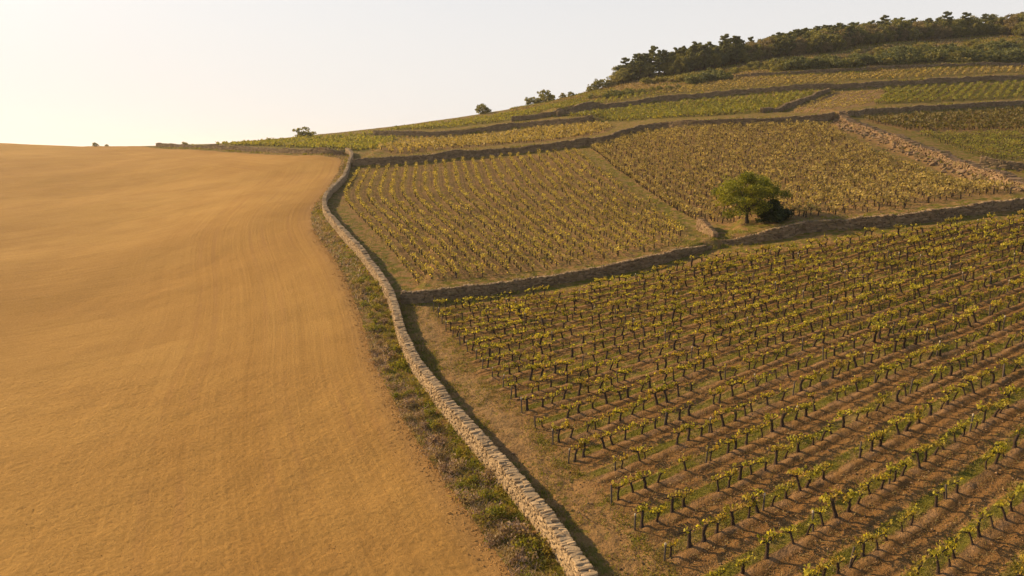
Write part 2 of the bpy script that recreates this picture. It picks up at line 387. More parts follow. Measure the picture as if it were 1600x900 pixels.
def chaikin(p, it=2):
    p = np.asarray(p, float)
    for _ in range(it):
        a = p[:-1] * 0.75 + p[1:] * 0.25; b = p[:-1] * 0.25 + p[1:] * 0.75
        p = np.vstack([p[:1], np.stack([a, b], 1).reshape(-1, 2)[1:-1], p[-1:]])
    return p
def resample(p, step):
    p = np.asarray(p, float)
    s = np.r_[0, np.cumsum(np.linalg.norm(np.diff(p, axis=0), axis=1))]
    n = max(2, int(round(s[-1] / step)) + 1)
    t = np.linspace(0, s[-1], n)
    return np.stack([np.interp(t, s, p[:, 0]), np.interp(t, s, p[:, 1])], 1)
def polydist(x, y, line):
    """signed distance (positive on the left of the direction), arc length, overshoot beyond the ends"""
    line = np.asarray(line, float)
    s0 = np.r_[0, np.cumsum(np.linalg.norm(np.diff(line, axis=0), axis=1))]
    best = np.full(x.shape, 1e18); sd = np.zeros(x.shape); arc = np.zeros(x.shape); over = np.zeros(x.shape)
    for i in range(len(line) - 1):
        a, b = line[i], line[i + 1]; d = b - a; L = np.hypot(*d)
        t = ((x - a[0]) * d[0] + (y - a[1]) * d[1]) / (L * L)
        tc = np.clip(t, 0, 1)
        ex, ey = x - (a[0] + tc * d[0]), y - (a[1] + tc * d[1])
        q = ex * ex + ey * ey
        m = q < best
        side = d[0] * (y - a[1]) - d[1] * (x - a[0])
        best = np.where(m, q, best)
        sd = np.where(m, np.sqrt(q) * np.where(side >= 0, 1, -1), sd)
        arc = np.where(m, s0[i] + tc * L, arc)
        ov = np.zeros(x.shape)
        if i == 0: ov = np.where(t < 0, -t * L, ov)
        if i == len(line) - 2: ov = np.where(t > 1, (t - 1) * L, ov)
        over = np.where(m, ov, over)
    return sd, arc, over
def in_poly(x, y, poly):
    poly = np.asarray(poly, float); r = np.zeros(x.shape, bool)
    j = len(poly) - 1
    for i in range(len(poly)):
        xi, yi = poly[i]; xj, yj = poly[j]
        c = ((yi > y) != (yj > y)) & (x < (xj - xi) * (y - yi) / (yj - yi + 1e-12) + xi)
        r ^= c; j = i
    return r
def vnoise(x, y, seed=0):
    """smooth value noise, about -1..1"""
    xi, yi = np.floor(x).astype(np.int64), np.floor(y).astype(np.int64)
    fx, fy = x - xi, y - yi
    fx = fx * fx * (3 - 2 * fx); fy = fy * fy * (3 - 2 * fy)
    def h(a, b):
        k = (a * 374761393 + b * 668265263 + seed * 1442695041) & 0xffffffff
        k = ((k ^ (k >> 13)) * 1274126177) & 0xffffffff
        return ((k ^ (k >> 16)) & 0xffff) / 32767.5 - 1.0
    return (h(xi, yi) * (1 - fx) + h(xi + 1, yi) * fx) * (1 - fy) + (h(xi, yi + 1) * (1 - fx) + h(xi + 1, yi + 1) * fx) * fy

LINE = {k: resample(chaikin(v), 2.0) for k, v in WALLS.items()}
EDGE = resample(chaikin(FIELD_EDGE), 1.5)
# wall: height, thickness, side of the visible face (+1 left of its direction), terrace step behind it, reach of the step
WALL_SPEC = {
    'main': (1.25, 0.70, +1, 0.0, 0), 'far_field': (1.25, 0.7, +1, 0.9, 14), 'cross': (1.22, 0.65, -1, 1.0, 20),
    'cross_right': (1.36, 0.70, -1, 1.2, 22), 'stub': (1.45, 0.6, -1, 0.0, 0), 'upper': (1.9, 0.8, -1, 1.7, 28),
    'right_low': (1.6, 0.8, -1, 1.4, 24), 'right_high': (1.9, 0.9, -1, 1.7, 26), 'diag': (1.4, 0.9, -1, 0.8, 14),
    'left_strip': (1.9, 0.9, -1, 1.7, 22), 'left_branch': (1.5, 0.9, -1, 1.2, 14), 'rubble': (1.05, 1.7, -1, 0.7, 12),
    'right_stub': (1.4, 0.8, -1, 1.0, 10), 'scrub_wall': (1.3, 0.9, -1, 1.0, 14)}

FIELD_POLY = [tuple(p) for p in EDGE] + [(-165, 300), (-420, 330), (-420, -60), (8, -60), (5, 10)]
def field_swell(x, y):
    sd, arc, ov = polydist(x, y, EDGE[::3])
    m = np.clip(sd / 14.0, 0, 1) * in_poly(x, y, FIELD_POLY)
    return m * (0.5 * vnoise(x / 38.0 + 3.1, y / 26.0 + 1.7, 3) + 0.16 * vnoise(x / 13.0, y / 10.0, 5))
def true_height(x, y):
    z = base_height(x, y)
    for k, (h, th, vis, step, reach) in WALL_SPEC.items():
        if step <= 0: continue
        L = LINE[k]
        lo, hi = L.min(0) - 2.6 * reach, L.max(0) + 2.6 * reach
        m = (x > lo[0]) & (x < hi[0]) & (y > lo[1]) & (y < hi[1])
        if not m.any(): continue
        sd, arc, ov = polydist(x[m], y[m], L)
        up = -sd * vis
        r = np.clip((up - 0.12) / 0.5, 0, 1); r = r * r * (3 - 2 * r)
        z[m] += step * r * np.exp(-(np.maximum(up, 0) / reach) ** 2) * np.clip(1 - ov / 5.0, 0, 1) * np.clip((arc + ov * 0 + 0.4) / 3.0, 0.25, 1)
    z += field_swell(x, y)
    sd, arc, ov = polydist(x, y, LINE['rubble'])
    z += 0.75 * np.exp(-((sd - 0.6) / 1.7) ** 2) * np.clip(1 - ov / 3.0, 0, 1) * (0.8 + 0.35 * vnoise(arc / 5.0, arc * 0, 19))
    z += 0.05 * vnoise(x / 1.7, y / 1.7, 11) + 0.12 * vnoise(x / 7.0, y / 7.0, 12)
    return z

def grow(a, first, last, rate):
    out, s = [], first
    x = a
    while abs(x) < abs(last):
        x += s * (1 if last > a else -1); s *= rate; out.append(x)
    return out
def steps(*seg):
    out = [seg[0][0]]
    for a, b, d in seg: out += list(np.linspace(a, b, int(round((b - a) / d)) + 1)[1:])
    return out
gx = steps((-150, -52, 1.0), (-52, 72, 0.5), (72, 120, 0.8), (120, 260, 1.2))
gx = sorted(grow(-150, 1.1, -4000, 1.06)) + gx + grow(260, 1.3, 4000, 1.06)
gy = steps((14, 100, 0.5), (100, 195, 0.7), (195, 300, 1.0), (300, 400, 1.5))
gy = sorted(grow(14, 0.8, -1500, 1.12)) + gy + grow(400, 2.0, 6000, 1.06)
GX, GY = np.array(sorted(gx)), np.array(sorted(gy))
XX, YY = np.meshgrid(GX, GY)                     # rows are y
ZZ = true_height(XX.ravel().copy(), YY.ravel().copy()).reshape(XX.shape)
def gz(x, y):
    x = np.asarray(x, float); y = np.asarray(y, float)
    i = np.clip(np.searchsorted(GX, x) - 1, 0, len(GX) - 2); j = np.clip(np.searchsorted(GY, y) - 1, 0, len(GY) - 2)
    fx = (x - GX[i]) / (GX[i + 1] - GX[i]); fy = (y - GY[j]) / (GY[j + 1] - GY[j])
    return (ZZ[j, i] * (1 - fx) + ZZ[j, i + 1] * fx) * (1 - fy) + (ZZ[j + 1, i] * (1 - fx) + ZZ[j + 1, i + 1] * fx) * fy

# ------------------------------------------------------------------ rows of the plots
# nearest plot: rows fan a little; they start on a line along the headland by the wall
S0, S1 = np.array([8.0, 30.0]), np.array([-8.0, 72.0])
SL = np.linalg.norm(S1 - S0); SD = (S1 - S0) / SL
row_s = [0.9]
while row_s[-1] < SL - 1.0: row_s.append(row_s[-1] + 2.75 - 0.85 * np.clip(row_s[-1] / SL, 0, 1))
while row_s[0] > -25: row_s.insert(0, row_s[0] - 2.75)
ROW_S = np.array(row_s)
def front_dir(s):
    a = np.radians(30.0 - 15.0 * np.clip(s / SL, -0.4, 1.0))
    return np.cos(a), np.sin(a)
def front_u(x, y):
    lo = np.full(np.shape(x), -60.0); hi = np.full(np.shape(x), 75.0)
    for _ in range(26):
        s = 0.5 * (lo + hi)
        cx, cy = front_dir(s)
        f = cx * (y - (S0[1] + SD[1] * s)) - cy * (x - (S0[0] + SD[0] * s))
        lo = np.where(f > 0, s, lo); hi = np.where(f > 0, hi, s)
    return np.interp(s, ROW_S, np.arange(len(ROW_S)))
R1 = np.array(sorted(ROW_GUIDE, key=lambda p: p[1])); R1c = chaikin(R1, 3)
RIGHT = np.array([(25.0, 80.0), (24.2, 95.0), (23.9, 101.5), (22.0, 119.5), (19.4, 139.0), (16.8, 167.0)])
MID_ROWS = 24
def mid_u(x, y):
    a = np.interp(y, R1c[:, 1], R1c[:, 0]); b = np.interp(y, RIGHT[:, 1], RIGHT[:, 0])
    return (x - a) / (b - a) * MID_ROWS
# plot: row direction, row spacing, vine spacing, leaf material, ground mix (grass, tan), density
PLOT_SPEC = {
    'upper_middle': ((-0.11, 0.994), 1.75, 1.0), 'right_dark': ((0.93, 0.36), 2.0, 1.2), 'right_green': ((-0.09, 0.995), 2.0, 1.2),
    'upper_right': ((0.61, 0.79), 2.4, 1.2), 'tan_upper': ((0.61, 0.79), 2.3, 1.4), 'upper_band': ((0.45, 0.89), 2.1, 1.3),
    'left_band': ((-0.19, 0.98), 2.2, 1.3), 'left_far': ((-0.5, 0.866), 2.2, 1.4), 'skyline_strip': ((-0.3, 0.95), 2.3, 1.5),
    'ridge_strip': ((0.2, 0.98), 2.3, 1.6), 'high_band': ((0.55, 0.83), 2.2, 1.5), 'high_right': ((0.6, 0.8), 2.2, 1.5)}
def lin_u(x, y, d, sp): return (-d[1] * x + d[0] * y) / sp

# ------------------------------------------------------------------ ground sheets
fx, fy = XX.ravel(), YY.ravel()
sd_e, arc_e, ov_e = polydist(fx, fy, EDGE)
sd_m, arc_m, ov_m = polydist(fx, fy, LINE['main'])
inf = in_poly(fx, fy, FIELD_POLY)
rowu = np.zeros(fx.shape); rowk = np.zeros(fx.shape); grass = np.full(fx.shape, 0.55); tan = np.full(fx.shape, 0.25)
def plot_mask(k): return in_poly(fx, fy, PLOTS[k])
GROUND = {'front': (1.0, 0.12, 0.0), 'middle': (0.55, 0.42, 0.45), 'upper_middle': (0.35, 0.36, 0.50), 'right_dark': (0.3, 0.35, 0.3),
          'right_green': (0.6, 0.85, 0.1), 'upper_right': (0.9, 0.75, 0.2), 'tan_upper': (0.8, 0.05, 1.0), 'upper_band': (0.4, 0.75, 0.25),
          'left_band': (0.5, 0.35, 0.6), 'left_far': (0.4, 0.85, 0.25), 'skyline_strip': (0.4, 0.75, 0.3), 'ridge_strip': (0.4, 0.6, 0.45),
          'high_band': (0.4, 0.6, 0.45), 'high_right': (0.5, 0.6, 0.5)}
for k in PLOTS:
    m = plot_mask(k)
    if not m.any(): continue
    if k == 'front': u = front_u(fx[m], fy[m])
    elif k == 'middle': u = mid_u(fx[m], fy[m])
    else: u = lin_u(fx[m], fy[m], PLOT_SPEC[k][0], PLOT_SPEC[k][1])
    rowu[m] = u
    rk, gg, tt = GROUND[k]
    rowk[m] = rk; grass[m] = gg; tan[m] = tt
# rowu must run on smoothly a little past the plot edge so that stripes do not smear
mf = in_poly(fx, fy, [(-14, 76), (70, 84), (75, 20), (5, 15), (2, 30), (-12, 70)]) & (rowk == 0)
rowu[mf] = front_u(fx[mf], fy[mf])
path = in_poly(fx, fy, PATH_POLY)
grass[path] = 0.60; tan[path] = 0.6
# hard-trodden headland by the wall
hd = np.exp(-((sd_m + 3.1) / 1.1) ** 2) * (fy < 74) * np.clip((fy - 26) / 20, 0.55, 1)
tan = np.maximum(tan, 0.85 * hd); grass = np.where(hd > 0.3, grass * 0.6, grass)
headland = (sd_m < 0) & (sd_m > -12) & (fy < 75) & (rowk < 0.05)
grass = np.where(headland, np.minimum(grass, 0.50), grass); tan = np.where(headland, np.maximum(tan, 0.15), tan)
sd_r, arc_r, ov_r = polydist(fx, fy, LINE['rubble'])
bank = np.exp(-(sd_r / 2.6) ** 2) * (ov_r < 0.5)
tan = np.maximum(tan, 0.9 * bank); grass = grass * (1 - 0.5 * bank)
scrub = (fy > 285) & (fx > 30)
grass[scrub] = 0.35; tan[scrub] = 0.6
SH = XX.shape
def blur(a, n=1):
    a = a.reshape(SH)
    for _ in range(n):
        a = (np.roll(a, 1, 0) + np.roll(a, -1, 0) + 2 * a) / 4; a = (np.roll(a, 1, 1) + np.roll(a, -1, 1) + 2 * a) / 4
    return a.ravel()
grass, tan, rowk = blur(grass, 2), blur(tan, 2), blur(rowk, 1)
# snap grid points onto the edge of the ploughed field
near = (np.abs(sd_e) < 0.3) & (fy < 200) & (fy > 24) & (ov_e == 0) & (fx > -60)
snx, sny = fx.copy(), fy.copy()
for i in np.nonzero(near)[0]:
    d = np.hypot(EDGE[:, 0] - fx[i], EDGE[:, 1] - fy[i]); k = int(np.argmin(d)); best = None
    for a, b in ((k - 1, k), (k, k + 1)):
        if a < 0 or b >= len(EDGE): continue
        A, B = EDGE[a], EDGE[b]; t = np.clip(np.dot((fx[i], fy[i]) - A, B - A) / np.dot(B - A, B - A), 0, 1)
        p = A + t * (B - A); q = np.hypot(*(p - (fx[i], fy[i])))
        if best is None or q < best[0]: best = (q, p)
    snx[i], sny[i] = best[1]
GV = np.stack([snx, sny, gz(snx, sny)], 1).astype(np.float32)
ny, nx = SH
ii = (np.arange(ny - 1)[:, None] * nx + np.arange(nx - 1)[None]).ravel()
QUADS = np.stack([ii, ii + 1, ii + nx + 1, ii + nx], 1)
ctr = GV[QUADS].mean(1)
sde, _, _ = polydist(ctr[:, 0].astype(float), ctr[:, 1].astype(float), EDGE)
f_field = in_poly(ctr[:, 0].astype(float), ctr[:, 1].astype(float), FIELD_POLY)
VERGE_POLY = [tuple(p) for p in EDGE] + [tuple(p) for p in WALLS['far_field'][::-1]] + [tuple(p) for p in LINE['main'][::-1]]
f_verge = in_poly(ctr[:, 0].astype(float), ctr[:, 1].astype(float), VERGE_POLY) & ~f_field
f_front = in_poly(ctr[:, 0].astype(float), ctr[:, 1].astype(float), PLOTS['front'])

def earth_material():
    m, nt, out = mat_new('vineyard earth'); g = N(nt)
    p = g.pos()
    n1 = g.noise(p, 0.22, 3.0); n2 = g.noise(p, 1.4, 4.0, 0.6); n3 = g.noise(p, 7.0, 4.0, 0.65)
    soil = g.mix(n2, (0.130, 0.071, 0.026), (0.30, 0.176, 0.070))
    soil = g.mix(g.ramp(n1, 0.4, 0.65), soil, (0.22, 0.122, 0.047))
    tanc = g.mix(n2, (0.20, 0.128, 0.06), (0.33, 0.22, 0.105))
    green = g.mix(n2, (0.065, 0.068, 0.011), (0.165, 0.14, 0.027))
    straw = g.mix(n3, (0.13, 0.092, 0.034), (0.24, 0.168, 0.066))
    green = g.mix(g.ramp(g.noise(p, 0.7, 3.0), 0.48, 0.66), green, straw)
    col = g.mix(g.attr('tan'), soil, tanc)
    # stripes: a raked bare ridge under each row of vines, grass just behind it, turned soil darkened with painted row shade between
    w = g.math('MULTIPLY', g.math('SUBTRACT', g.noise(p, 0.8, 2.0), 0.5), 0.22)
    fr = g.math('FRACT', g.math('ADD', g.math('ADD', g.attr('rowu'), w), 0.5))
    d = g.math('SUBTRACT', fr, 0.5)                                  # -0.5..0.5 across one row gap
    ridge = g.math('SUBTRACT', 1.0, g.ramp(g.math('ABSOLUTE', g.math('ADD', d, 0.05)), 0.04, 0.12))
    strip = g.math('SUBTRACT', 1.0, g.ramp(g.math('ABSOLUTE', g.math('SUBTRACT', d, 0.20)), 0.10, 0.20))
    rk = g.attr('rowk')
    pink = g.mix(n3, (0.16, 0.095, 0.048), (0.31, 0.19, 0.10))
    turned_shade = g.ramp(g.math('ABSOLUTE', g.math('SUBTRACT', g.math('FRACT', g.math('ADD', d, 0.78)), 0.5)), 0.22, 0.10)
    col = g.mix(g.math('MULTIPLY', g.math('MULTIPLY', turned_shade, rk), 0.55), col, (0.125, 0.066, 0.025))
    patch = g.ramp(g.noise(p, 0.9, 3.0), 0.36, 0.60)
    col = g.mix(g.math('MULTIPLY', g.math('MULTIPLY', ridge, rk), g.math('MULTIPLY', patch, 0.85)), col, pink)
    gm = g.ramp(g.math('ADD', g.noise(p, 1.1, 4.0, 0.6), g.math('MULTIPLY', g.math('SUBTRACT', g.attr('grass'), 0.5), 0.9)), 0.42, 0.6)
    gs = g.math('MULTIPLY', g.math('MULTIPLY', strip, rk), g.ramp(g.noise(p, 0.5, 3.0), 0.20, 0.40))
    gm = g.math('MAXIMUM', g.math('MULTIPLY', gm, g.math('SUBTRACT', 1.0, g.math('MULTIPLY', g.math('MULTIPLY', ridge, rk), 0.6))), gs)
    col = g.mix(gm, col, green)
    col = g.mix(1.0, col, g.mix(n3, (0.70, 0.70, 0.70), (1.3, 1.28, 1.22)), 'MULTIPLY')
    h = g.math('ADD', g.math('MULTIPLY', n3, 0.6), g.math('MULTIPLY', n2, 1.3))
    furrow = g.math('MULTIPLY', g.math('SINE', g.math('MULTIPLY', g.attr('rowu'), 25.1)), g.math('MULTIPLY', rk, 0.18))
    h = g.math('ADD', h, furrow)
    nt.links.new(g.bsdf(col, 0.97, g.bump(h, 1.0, 0.22), 0.05), out.inputs['Surface'])
    return m
def plough_material():
    m, nt, out = mat_new('ploughed soil'); g = N(nt)
    p = g.pos()
    wd, ws = g.attr('wd'), g.attr('ws')
    big = g.noise(p, 0.018, 3.0, 0.5)
    mid = g.noise(p, 0.12, 4.0, 0.55)
    n2 = g.noise(p, 1.6, 5.0, 0.65)
    n3 = g.noise(p, 5.0, 6.0, 0.75)
    st = g.noise(g.comb(g.math('MULTIPLY', wd, 1.0), g.math('MULTIPLY', ws, 0.012)), 2.6, 3.0, 0.6)      # tool marks that follow the edge
    st2 = g.noise(g.comb(g.math('MULTIPLY', wd, 1.0), g.math('MULTIPLY', ws, 0.02), 5.0), 0.32, 2.0, 0.5)
    fade = g.math('SUBTRACT', 1.0, g.ramp(wd, 9.0, 34.0))
    # second working direction far out in the field
    sx = g.node('ShaderNodeSeparateXYZ'); g.put(sx.inputs[0], p)
    q = g.math('ADD', g.math('MULTIPLY', sx.outputs[0], -0.62), g.math('MULTIPLY', sx.outputs[1], 0.78))
    q2 = g.math('ADD', g.math('MULTIPLY', sx.outputs[0], 0.78), g.math('MULTIPLY', sx.outputs[1], 0.62))
    sta = g.noise(g.comb(q, g.math('MULTIPLY', q2, 0.03), 2.0), 1.9, 3.0, 0.6)
    streak = g.math('ADD', g.math('MULTIPLY', st, fade), g.math('MULTIPLY', sta, g.math('SUBTRACT', 1.0, fade)))
    col = g.mix(g.ramp(big, 0.3, 0.7), (0.312, 0.178, 0.052), (0.39, 0.236, 0.074))
    col = g.mix(g.math('MULTIPLY', g.ramp(mid, 0.35, 0.75), 0.5), col, (0.29, 0.162, 0.050))
    col = g.mix(1.0, col, g.mix(g.ramp(streak, 0.3, 0.7), (0.93, 0.92, 0.91), (1.05, 1.05, 1.04)), 'MULTIPLY')
    col = g.mix(1.0, col, g.mix(g.math('MULTIPLY', g.ramp(st2, 0.3, 0.7), fade), (1.0, 1.0, 1.0), (0.93, 0.91, 0.88)), 'MULTIPLY')
    col = g.mix(1.0, col, g.mix(n3, (0.50, 0.48, 0.45), (1.46, 1.45, 1.42)), 'MULTIPLY')
    for c_, w_ in ((1.9, 0.17), (3.7, 0.17), (7.6, 0.2), (9.4, 0.2), (14.5, 0.22), (16.3, 0.22)):      # wheel tracks
        wob = g.math('ADD', wd, g.math('MULTIPLY', g.math('SUBTRACT', g.noise(g.comb(g.math('MULTIPLY', ws, 0.05), c_), 1.0, 2.0), 0.5), 0.7))
        rut = g.math('SUBTRACT', 1.0, g.ramp(g.math('ABSOLUTE', g.math('SUBTRACT', wob, c_)), w_ * 0.5, w_ * 2.0))
        rut = g.math('MULTIPLY', rut, g.math('MULTIPLY', g.ramp(g.noise(g.comb(ws, c_), 0.06, 2.0), 0.38, 0.65), 0.42))
        col = g.mix(rut, col, (0.27, 0.145, 0.052))
    edge = g.math('SUBTRACT', 1.0, g.ramp(g.math('ADD', wd, g.math('MULTIPLY', n2, 1.6)), 0.8, 3.2))
    col = g.mix(g.math('MULTIPLY', edge, 0.45), col, (0.23, 0.135, 0.062))
    h = g.math('ADD', g.math('MULTIPLY', n3, 1.0), g.math('MULTIPLY', n2, 0.6))
    h = g.math('ADD', h, g.math('MULTIPLY', streak, 0.5))
    nt.links.new(g.bsdf(col, 0.97, g.bump(h, 0.75, 0.13), 0.05), out.inputs['Surface'])
    return m
M_EARTH, M_PLOUGH = earth_material(), plough_material()
SUB = 4
def relief(x, y, ru, rk, hm, fm):
    """small real relief: raked ridges and furrows along the rows, lumps on the headland, clods in the ploughed field"""
    d = np.mod(ru + 0.5, 1.0) - 0.5
    w = 0.05 * vnoise(x / 1.3, y / 1.3, 71)
    rid = np.exp(-((d + 0.05 + w) / 0.07) ** 2) * (0.10 + 0.05 * vnoise(x / 0.9, y / 0.9, 72))
    strip = np.exp(-((d - 0.20) / 0.10) ** 2) * 0.05
    ditch = -0.07 * np.exp(-((d + 0.24 + w) / 0.06) ** 2) - 0.05 * np.exp(-((d - 0.42 + w) / 0.05) ** 2)
    n1, n2, n3 = vnoise(x / 0.42, y / 0.42, 73), vnoise(x / 0.16, y / 0.16, 74), vnoise(x / 1.1, y / 1.1, 75)
    z = rk * (rid + strip + ditch + 0.020 * n1 + 0.014 * n2)
    z = z + hm * (0.08 * n3 + 0.05 * n1 + 0.025 * n2)
    z = z + fm * (0.008 * n1 + 0.026 * n2 + 0.006 * n3)
    return z
def sheet(name, mask, mat, fine=None):
    ids = np.nonzero(mask)[0]
    fine_ids = ids[fine[ids]] if fine is not None else ids[:0]
    ids = ids[~fine[ids]] if fine is not None else ids
    q = QUADS[ids]
    used, inv = np.unique(q, return_inverse=True)
    vs, qs = [GV[used]], [inv.reshape(-1, 4)]
    at_ = {nm: [arr[used]] for nm, arr in ATTR}
    if len(fine_ids):
        f = QUADS[fine_ids]
        lin = np.linspace(0, 1, SUB + 1)
        bu, bv = np.meshgrid(lin, lin); bu, bv = bu.ravel(), bv.ravel()
        W = np.stack([(1 - bu) * (1 - bv), bu * (1 - bv), bu * bv, (1 - bu) * bv], 1)           # corner weights
        gj, gi = f[:, 0] // nx, f[:, 0] % nx
        ku = np.tile(np.arange(SUB + 1), SUB + 1); kv = np.repeat(np.arange(SUB + 1), SUB + 1)
        key = ((gj[:, None] * SUB + kv[None]).astype(np.int64) * (nx * SUB + 1) + gi[:, None] * SUB + ku[None])
        uq, first, iv = np.unique(key.ravel(), return_index=True, return_inverse=True)
        def interp(arr): return np.einsum('kc,fc->fk', W, arr[f].astype(float)).ravel()[first]
        x, y, z = interp(GV[:, 0]), interp(GV[:, 1]), interp(GV[:, 2])
        vals = {nm: interp(arr) for nm, arr in ATTR}
        # no relief on the rim of the fine patch, so that it meets the coarse sheet without cracks
        cnt = np.zeros(len(GV)); np.add.at(cnt, f.ravel(), 1)
        rim = interp(np.where(cnt >= 4, 1.0, 0.0))
        z = z + relief(x, y, vals['rowu'], vals['rowk'], interp(headm) * (1 - vals['rowk']), interp(fieldm)) * rim
        k = SUB + 1
        cell = (np.arange(SUB)[:, None] * k + np.arange(SUB)[None]).ravel()
        cq = np.stack([cell, cell + 1, cell + k + 1, cell + k], 1)
        iv = iv.reshape(len(f), k * k)
        qs.append(iv[:, cq].reshape(-1, 4) + len(used))
        vs.append(np.stack([x, y, z], 1))
        for nm, _ in ATTR: at_[nm].append(vals[nm])
    me = mesh_from(name, np.concatenate(vs), np.concatenate(qs), np.zeros((0, 3), np.int32), np.zeros(0), mat, True)
    for nm, _ in ATTR:
        a = me.attributes.new(nm, 'FLOAT', 'POINT'); a.data.foreach_set('value', np.concatenate(at_[nm]).astype(np.float32))
    return obj(name, me)
ATTR = (('rowu', rowu), ('rowk', rowk), ('grass', grass), ('tan', tan), ('wd', sd_e), ('ws', arc_e))
headm = ((sd_m < -0.3) & (sd_m > -14) & (fy < 76) & (fy > 20)).astype(float)
fieldm = (inf & (sd_e > 0.2)).astype(float)
inview = (np.abs(ctr[:, 0]) < 0.78 * ctr[:, 1] + 2) & (ctr[:, 1] > 22) & (ctr[:, 0] > -51.5) & (ctr[:, 0] < 71.5)
sdmf, _, _ = polydist(ctr[:, 0].astype(float), ctr[:, 1].astype(float), LINE['main'])
fine_front = inview & (ctr[:, 1] < 80)
fine_head = inview & (sdmf < -0.2) & (sdmf > -9) & (ctr[:, 1] < 74)
fine_field = inview & (ctr[:, 1] < 58)
tag(sheet('ploughed_field', f_field, M_PLOUGH, fine_field), 'bare golden brown ploughed field filling the left half', 'field', kind='structure')
tag(sheet('grass_verge', f_verge, M_EARTH), 'rough verge between the ploughed field and the pale stone wall', 'verge', kind='structure')
tag(sheet('vineyard_soil', f_front & ~f_field & ~f_verge, M_EARTH, fine_front), 'brown striped soil of the nearest vineyard plot', 'soil', kind='structure')
tag(sheet('hillside', ~(f_field | f_verge | f_front), M_EARTH, fine_head), 'terraced hillside rising to the wooded ridge', 'hillside', kind='structure')

# ------------------------------------------------------------------ dry stone walls
def make_stone(rng):
    """chamfered, knocked-about block one unit long, wide and high"""
    g = Geo()
    ch = rng.uniform(0.12, 0.22)
    v, idx = [], {}
    jit = rng.uniform(-0.13, 0.13, (8, 3))
    for c in range(8):
        s = np.array([1 if c & 1 else -1, 1 if c & 2 else -1, 1 if c & 4 else -1], float)
        cor = s * 0.5 + jit[c] * np.array([1.0, 0.5, 1.0])
        for ax in range(3):
            p = cor.copy()
            for a2 in range(3):
                if a2 != ax: p[a2] -= s[a2] * ch * rng.uniform(0.6, 1.2)
            idx[(c, ax)] = len(v); v.append(p)
    q, t = [], []
    for ax in range(3):
        for sgn in (0, 1):
            cs = [c for c in range(8) if (c >> ax & 1) == sgn]
            a1, a2 = [a for a in range(3) if a != ax]
            order = sorted(cs, key=lambda c: math.atan2((1 if c >> a2 & 1 else -1), (1 if c >> a1 & 1 else -1)))
            q.append([idx[(c, ax)] for c in order])
    for c in range(8):
        for ax in range(3):
            d = c | (1 << ax)
            if d == c: continue
            a1, a2 = [a for a in range(3) if a != ax]
            q.append([idx[(c, a1)], idx[(d, a1)], idx[(d, a2)], idx[(c, a2)]])
        t.append([idx[(c, 0)], idx[(c, 1)], idx[(c, 2)]])
    v = np.array(v)
    def fix(f):                                   # outward winding
        f = list(f); p = v[f]; n = np.cross(p[1] - p[0], p[2] - p[0])
        return f if np.dot(n, p.mean(0)) > 0 else f[::-1]
    g.add(v, [fix(f) for f in q], [fix(f) for f in t], rng.uniform(0, 1))
    return g.arrays()
STONES = [make_stone(np.random.default_rng(100 + i)) for i in range(14)]

def wall_frame(name, step=0.5):
    L = resample(chaikin(WALLS[name]), step)
    t = np.gradient(L, axis=0); t /= np.linalg.norm(t, axis=1)[:, None]
    vis = WALL_SPEC[name][2]
    n = np.stack([-t[:, 1], t[:, 0]], 1) * vis        # towards the visible face
    s = np.r_[0, np.cumsum(np.linalg.norm(np.diff(L, axis=0), axis=1))]
    b = L + n * 0.35
    z = gz(b[:, 0], b[:, 1])
    k = max(1, int(1.0 / step)); z = np.convolve(np.pad(z, k, mode='edge'), np.ones(2 * k + 1) / (2 * k + 1), 'valid')
    return L, t, n, s, z
def wall_top(name, s, S, end_low=0.55):
    h = WALL_SPEC[name][0]
    seed = sum(map(ord, name))
    o = h + 0.12 * vnoise(s / 3.5, s * 0, seed) + 0.07 * vnoise(s / 0.9, s * 0, seed + 1)
    if name in ('rubble',): o = o + 0.35 * vnoise(s / 6.0, s * 0, 41) - 0.1
    if name not in ('main', 'rubble', 'cross', 'cross_right', 'stub'): o = o + 0.28 * vnoise(s / 8.0, s * 0, 43 + seed) + 0.15 * vnoise(s / 2.3, s * 0, 47 + seed)
    e = {'cross': (0.0, 5.0), 'cross_right': (6.0, 0.0), 'stub': (0.0, 6.0), 'rubble': (3.0, 0.0)}.get(name)
    if e:
        if e[0]: o = o * (0.35 + 0.65 * np.clip(s / e[0], 0, 1))
        if e[1]: o = o * (0.35 + 0.65 * np.clip((S - s) / e[1], 0, 1))
    return o

